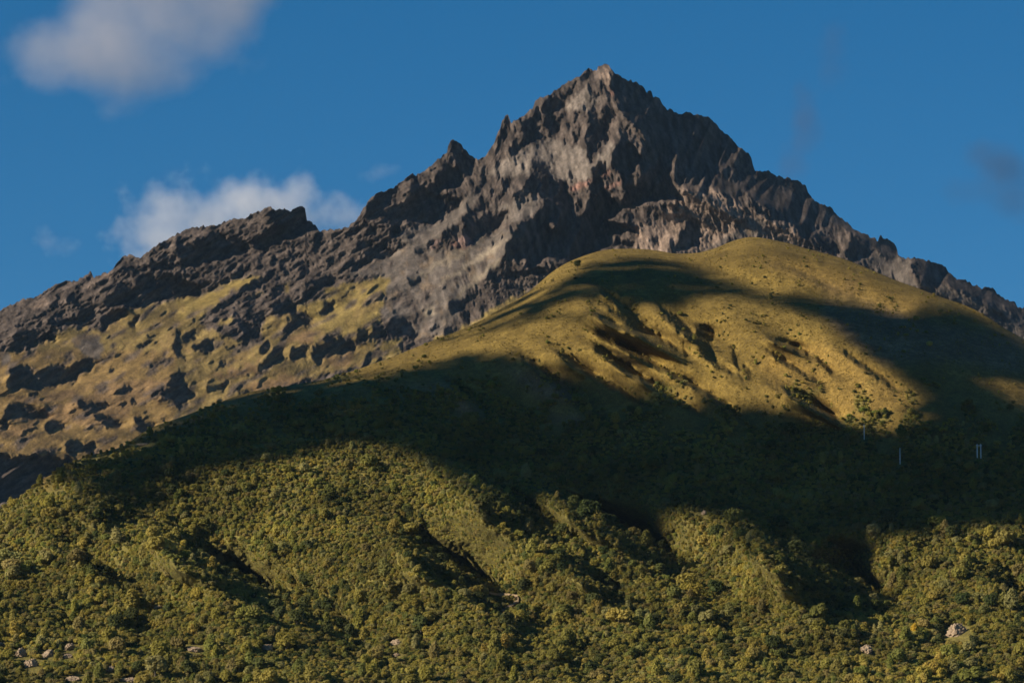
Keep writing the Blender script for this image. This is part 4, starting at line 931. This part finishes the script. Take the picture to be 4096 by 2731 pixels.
# straw-coloured tussocks over the open grass
rt = np.random.default_rng(77)
V = []; F = []
for i in range(16):
    a = rt.uniform(0, 6.28); l = rt.uniform(.15, .5); h = rt.uniform(.5, 1.0); w = .09
    c, s = math.cos(a), math.sin(a); n = len(V)
    V += [(c * .08 - s * w, s * .08 + c * w, 0), (c * .08 + s * w, s * .08 - c * w, 0), (c * l * .6, s * l * .6, h), (c * l, s * l, h * .85)]
    F += [(n, n + 1, n + 2), (n, n + 2, n + 3)]
mt_ = bpy.data.meshes.new('tussock_grass'); mt_.from_pydata(V, [], F); mt_.update(); mt_.materials.append(mat_grass)
gu, gv = scatter(9, 5.5, 960, 1850)
fo3 = gh.at(forest, gu, gv)
kk = (fo3 < .7) & (rv.uniform(0, 1, len(gu)) < .55 + .3 * gh.at(gh.noise(90, 730), gu, gv))
gu, gv = gu[kk], gv[kk]
gp = hill_at(gu, gv) - np.array([0, 0, .08])
tz = rt.uniform(.6, 1.6, len(gu))
# one mesh of tussocks, so that no stray source object is left standing about
tv0 = np.array(V); tf0 = np.array(F)
ca, sa = np.cos(rt.uniform(0, 6.28, len(gu))), np.sin(rt.uniform(0, 6.28, len(gu)))
sel = rt.uniform(0, 1, len(gu)) < .55
gp, tz, ca, sa = gp[sel], tz[sel], ca[sel], sa[sel]
tv0 = tv0[:32]; tf0 = tf0[:16]
X = (tv0[None, :, 0] * ca[:, None] - tv0[None, :, 1] * sa[:, None]) * tz[:, None] * 1.3
Y = (tv0[None, :, 0] * sa[:, None] + tv0[None, :, 1] * ca[:, None]) * tz[:, None] * 1.3
Z = tv0[None, :, 2] * tz[:, None]
vv3 = np.stack([X, Y, Z], -1) + gp[:, None]
ff3 = tf0[None] + (np.arange(len(gp)) * len(tv0))[:, None, None]
tg = mesh_np('tussock_grass', vv3.reshape(-1, 3), ff3.reshape(-1, 3), mat_grass); tg['kind'] = 'stuff'
# =================================================================== POLES, ROCKS, SINGLE PLANTS
mp, nt, b = new_mat('weathered concrete')
geo = nd(nt, 'ShaderNodeNewGeometry')
nt.links.new(mix_col(nt, noise_tex(nt, geo.outputs['Position'], 2.0, 4), (.62, .63, .62), (.82, .83, .81)), b.inputs['Base Color'])
b.inputs['Roughness'].default_value = .85
ms, nt, b = new_mat('galvanised steel'); b.inputs['Base Color'].default_value = (.5, .51, .52, 1); b.inputs['Metallic'].default_value = .6; b.inputs['Roughness'].default_value = .5
mi, nt, b = new_mat('glazed insulator'); b.inputs['Base Color'].default_value = (.25, .16, .1, 1); b.inputs['Roughness'].default_value = .3
def lathe(prof, k=12, at=(0, 0, 0)):
    V = []; F = []
    for r, z in prof:
        for i in range(k):
            a = 2 * math.pi * i / k; V.append((at[0] + r * math.cos(a), at[1] + r * math.sin(a), at[2] + z))
    m_ = len(prof)
    for j in range(m_ - 1):
        for i in range(k): F.append((j * k + i, j * k + (i + 1) % k, (j + 1) * k + (i + 1) % k, (j + 1) * k + i))
    F.append(tuple(range(k))[::-1]); F.append(tuple((m_ - 1) * k + i for i in range(k)))
    return V, F
def mesh_py(name, V, F, mat, parent=None, smooth=False):
    me = bpy.data.meshes.new(name); me.from_pydata(V, [], F); me.update(); me.materials.append(mat)
    if smooth: me.polygons.foreach_set('use_smooth', [True] * len(me.polygons))
    o = bpy.data.objects.new(name, me); C.objects.link(o)
    if parent: o.parent = parent
    return o
def box(x0, x1, y0, y1, z0, z1):
    V = [(x, y, z) for z in (z0, z1) for y in (y0, y1) for x in (x0, x1)]
    return V, [(0, 2, 3, 1), (4, 5, 7, 6), (0, 1, 5, 4), (1, 3, 7, 5), (3, 2, 6, 7), (2, 0, 4, 6)]
def empty_at(name, loc):
    o = bpy.data.objects.new(name, None); C.objects.link(o); o.location = Vector(loc); return o
def pole_height(u, v0, v1):
    D = float(gh.at(depth_h, u, v0)); return D, (v0 - v1) * D * K
for label, (u, vb, vt) in (('slender pale utility pole standing alone just below the bright green bushes', (2696 + 1193 / 1.568, 1000 + 1187 / 1.568, 1000 + 1092 / 1.568)),
                           ('slender pale utility pole low on the shaded slope, nearer the twin poles', (2696 + 1418 / 1.568, 1000 + 1342 / 1.568, 1000 + 1237 / 1.568))):
    D, h = pole_height(u, vb, vt); p = hill_at(u, vb)
    e = empty_at('utility_pole', p); tag(e, label, 'utility pole', 'utility poles on the shaded slope')
    V, F = lathe([(.3, -1.5), (.3, 0), (.2, h)]); mesh_py('shaft', V, F, mp, e, True)
    V, F = lathe([(.17, h), (.17, h + .06), (.03, h + .12)], 12); mesh_py('cap', V, F, ms, e, True)
    V, F = lathe([(.05, 0), (.1, .05), (.06, .12), (.1, .17), (.04, .28)], 8, (0, -.2, h - .5)); mesh_py('insulator', V, F, mi, e, True)
u0 = 2696 + 1902 / 1.568; u1 = 2696 + 1925 / 1.568; vb = 1000 + 1302 / 1.568; vt = 1000 + 1214 / 1.568
D, h = pole_height((u0 + u1) / 2, vb, vt); p = hill_at((u0 + u1) / 2, vb); half = (u1 - u0) / 2 * D * K
e = empty_at('twin_pole_frame', p); tag(e, 'pair of pale poles joined by a crossbeam near the right edge', 'utility pole', 'utility poles on the shaded slope')
for s_ in (-1, 1):
    V, F = lathe([(.32, -2.0), (.32, 0), (.24, h)], 12, (s_ * half, 0, 0)); mesh_py('pole', V, F, mp, e, True)
V, F = box(-half - .8, half + .8, -.42, -.2, h - 1.35, h - 1.0); mesh_py('crossbeam', V, F, mp, e)
for s_ in (-1, 0, 1):
    V, F = lathe([(.05, 0), (.12, .06), (.06, .14), (.12, .2), (.04, .34)], 8, (s_ * (half + .5), -.31, h - 1.0)); mesh_py('insulator', V, F, mi, e, True)

# bare rock breaking out of the scrub
mr, nt, b = new_mat('pale weathered rock')
geo = nd(nt, 'ShaderNodeNewGeometry')
c1 = mix_col(nt, maprange(nt, noise_tex(nt, geo.outputs['Position'], .9, 6, .7), .35, .65, 0, 1), (.19, .135, .09), (.38, .29, .19))
c2 = mix_col(nt, maprange(nt, noise_tex(nt, geo.outputs['Position'], .35, 3, .6), .55, .7, 0, .7), c1, (.10, .09, .05))
nt.links.new(c2, b.inputs['Base Color']); b.inputs['Roughness'].default_value = .95
bp = nd(nt, 'ShaderNodeBump', i_Strength=.7, i_Distance=.4); nt.links.new(noise_tex(nt, geo.outputs['Position'], 1.6, 6, .7), bp.inputs['Height']); nt.links.new(bp.outputs[0], b.inputs['Normal'])
rr = np.random.default_rng(91)
IV3, IF3 = ico(3)
def rock(u, v, wpx, hpx, label, name='rock_outcrop', lean=.0):
    """a fractured outcrop standing out of the slope; wpx, hpx its seen size in photo px"""
    D = float(gh.at(depth_h, u, v)); m_ = D * K
    w, h = wpx * m_ / 2, hpx * m_ / 2
    V = IV3.copy()
    for _ in range(9):                               # planes split off the boulder
        n_ = rr.standard_normal(3); n_ /= np.linalg.norm(n_); d_ = rr.uniform(.55, .85)
        k_ = V @ n_ - d_; V = V - np.where(k_ > 0, k_, 0)[:, None] * n_ * .92
    V = V * (1 + .07 * rr.standard_normal((len(V), 1)))
    V = V * np.array([w, min(w, h) * 1.1 + 1.0, h]) * 1.12
    V[:, 0] += V[:, 2] * lean
    p = hill_at(u, v); p = p + np.array([0, -.3, -.08 * h])
    o = mesh_np(name, V, IF3, mr, False); o.location = Vector(p)
    return tag(o, label, 'rock', 'pale rocks showing through the scrub')
for (u, v), w, h, lab, ln in ROCKS:
    rock(u, v, w, h, lab, lean=ln)
# bare earth track cut across the foreground spur
mtk, nt, b = new_mat('bare earth')
geo = nd(nt, 'ShaderNodeNewGeometry')
nt.links.new(mix_col(nt, noise_tex(nt, geo.outputs['Position'], .8, 5, .7), (.17, .12, .065), (.28, .2, .115)), b.inputs['Base Color']); b.inputs['Roughness'].default_value = .95
tr = TRACK
L_ = []
for a, c in zip(tr[:-1], tr[1:]):
    for t in np.linspace(0, 1, 6)[:-1]: L_.append(a + (c - a) * t)
L_ = np.array(L_); wd = np.interp(np.arange(len(L_)), [0, 8, 25, 32, len(L_)], [1.5, 3, 4, 5, 2])
up = hill_at(L_[:, 0], L_[:, 1] - wd) + np.array([0, -2.4, 1.2]); dn = hill_at(L_[:, 0], L_[:, 1] + wd) + np.array([0, -2.4, .6])
thick = np.array([0, 3.5, -.8]); n = len(L_)
V = np.concatenate([up, dn, dn + thick, up + thick]); F = []
for i in range(n - 1):
    for a, c in ((0, 1), (1, 2), (2, 3), (3, 0)): F.append((a * n + i, c * n + i, c * n + i + 1, a * n + i + 1))
tk = mesh_py('earth_track', [tuple(q) for q in V], F, mtk); tk['kind'] = 'structure'

# single plants that stand out
mflow = leaf_mat('yellow flowers', [(.42, .27, .02), (.36, .25, .03)])
mbright = leaf_mat('fresh green leaves', [(.15, .19, .035), (.18, .2, .04)])
def special(u, v, hpx, wpx, k, mat, label, cat='bush', name='bush', group=None):
    D = float(gh.at(depth_h, u, v)); h = hpx * D * K / .95; w = wpx * D * K / .8
    t = tree(k, hill_at(u, v) + np.array([0, -1.0, 0]), h, w, rv.uniform(0, 6), label, group, cat, name)
    if mat:
        c = [q for q in C.objects if q.parent == t and q.name.startswith('crown')][0]
        m2 = c.data.copy(); m2.materials.clear(); m2.materials.append(mat); c.data = m2
    return t
special(*Q('9', 1540, 1275), 62, 46, 4, mflow, 'bush covered in golden yellow flowers at the lower right')
special(*Q('6', 1185, 1030), 30, 30, 0, mbright, 'tallest fresh green bush on the sunlit foot of the grassy hill')
special(*Q('6', 1265, 1040), 24, 36, 0, mbright, 'broad fresh green bush right of the tallest one at the foot of the grassy hill')
special(*Q('6', 1100, 1055), 18, 26, 0, mbright, 'low round green bush left of the tallest one at the foot of the grassy hill')
special(*Q('6', 1325, 1020), 22, 16, 3, None, 'slim dark bush at the right end of the fresh green bushes')
special(*Q('5', 1505, 125), 40, 30, 3, None, 'larger dark bush on the upper left shoulder of the grassy hill')
special(*Q('5', 1490, 192), 14, 18, 3, None, 'small dark bush below the larger one on the left shoulder')
special(*Q('7', 432, 190), 18, 34, 4, None, 'higher of two small yellow bushes on the left outline of the hill')
special(*Q('7', 352, 238), 18, 28, 4, None, 'lower of two small yellow bushes on the left outline of the hill')
for i, (x, y, w) in enumerate(((1560, 1135, 90), (1690, 1140, 60), (1800, 1170, 40), (1880, 1200, 40))):
    special(*Q('6', x, y + 8), 24, w * .7, 0, mat_yel, ['longest lit hedge bush at the top of the shaded slope', 'rounded lit hedge bush right of the longest one', 'small lit hedge bush third along the slope', 'last lit hedge bush just above the twin poles'][i], 'bush', 'hedge_bush')

# =================================================================== THE AIR
mhz = bpy.data.materials.new('thin blue air'); mhz.use_nodes = True; nt = mhz.node_tree
for q in list(nt.nodes):
    if q.type == 'BSDF_PRINCIPLED': nt.nodes.remove(q)
pv = nt.nodes.new('ShaderNodeVolumePrincipled'); pv.inputs['Color'].default_value = (.42, .68, 1.0, 1)
pv.inputs['Density'].default_value = 3.0e-6; pv.inputs['Anisotropy'].default_value = 0
nt.links.new(pv.outputs[0], [q for q in nt.nodes if q.type == 'OUTPUT_MATERIAL'][0].inputs['Volume'])
V, F = box(-16000, 16000, -16000, 16000, -9, HZ)
hz = mesh_py('haze', V, F, mhz); hz['kind'] = 'stuff'
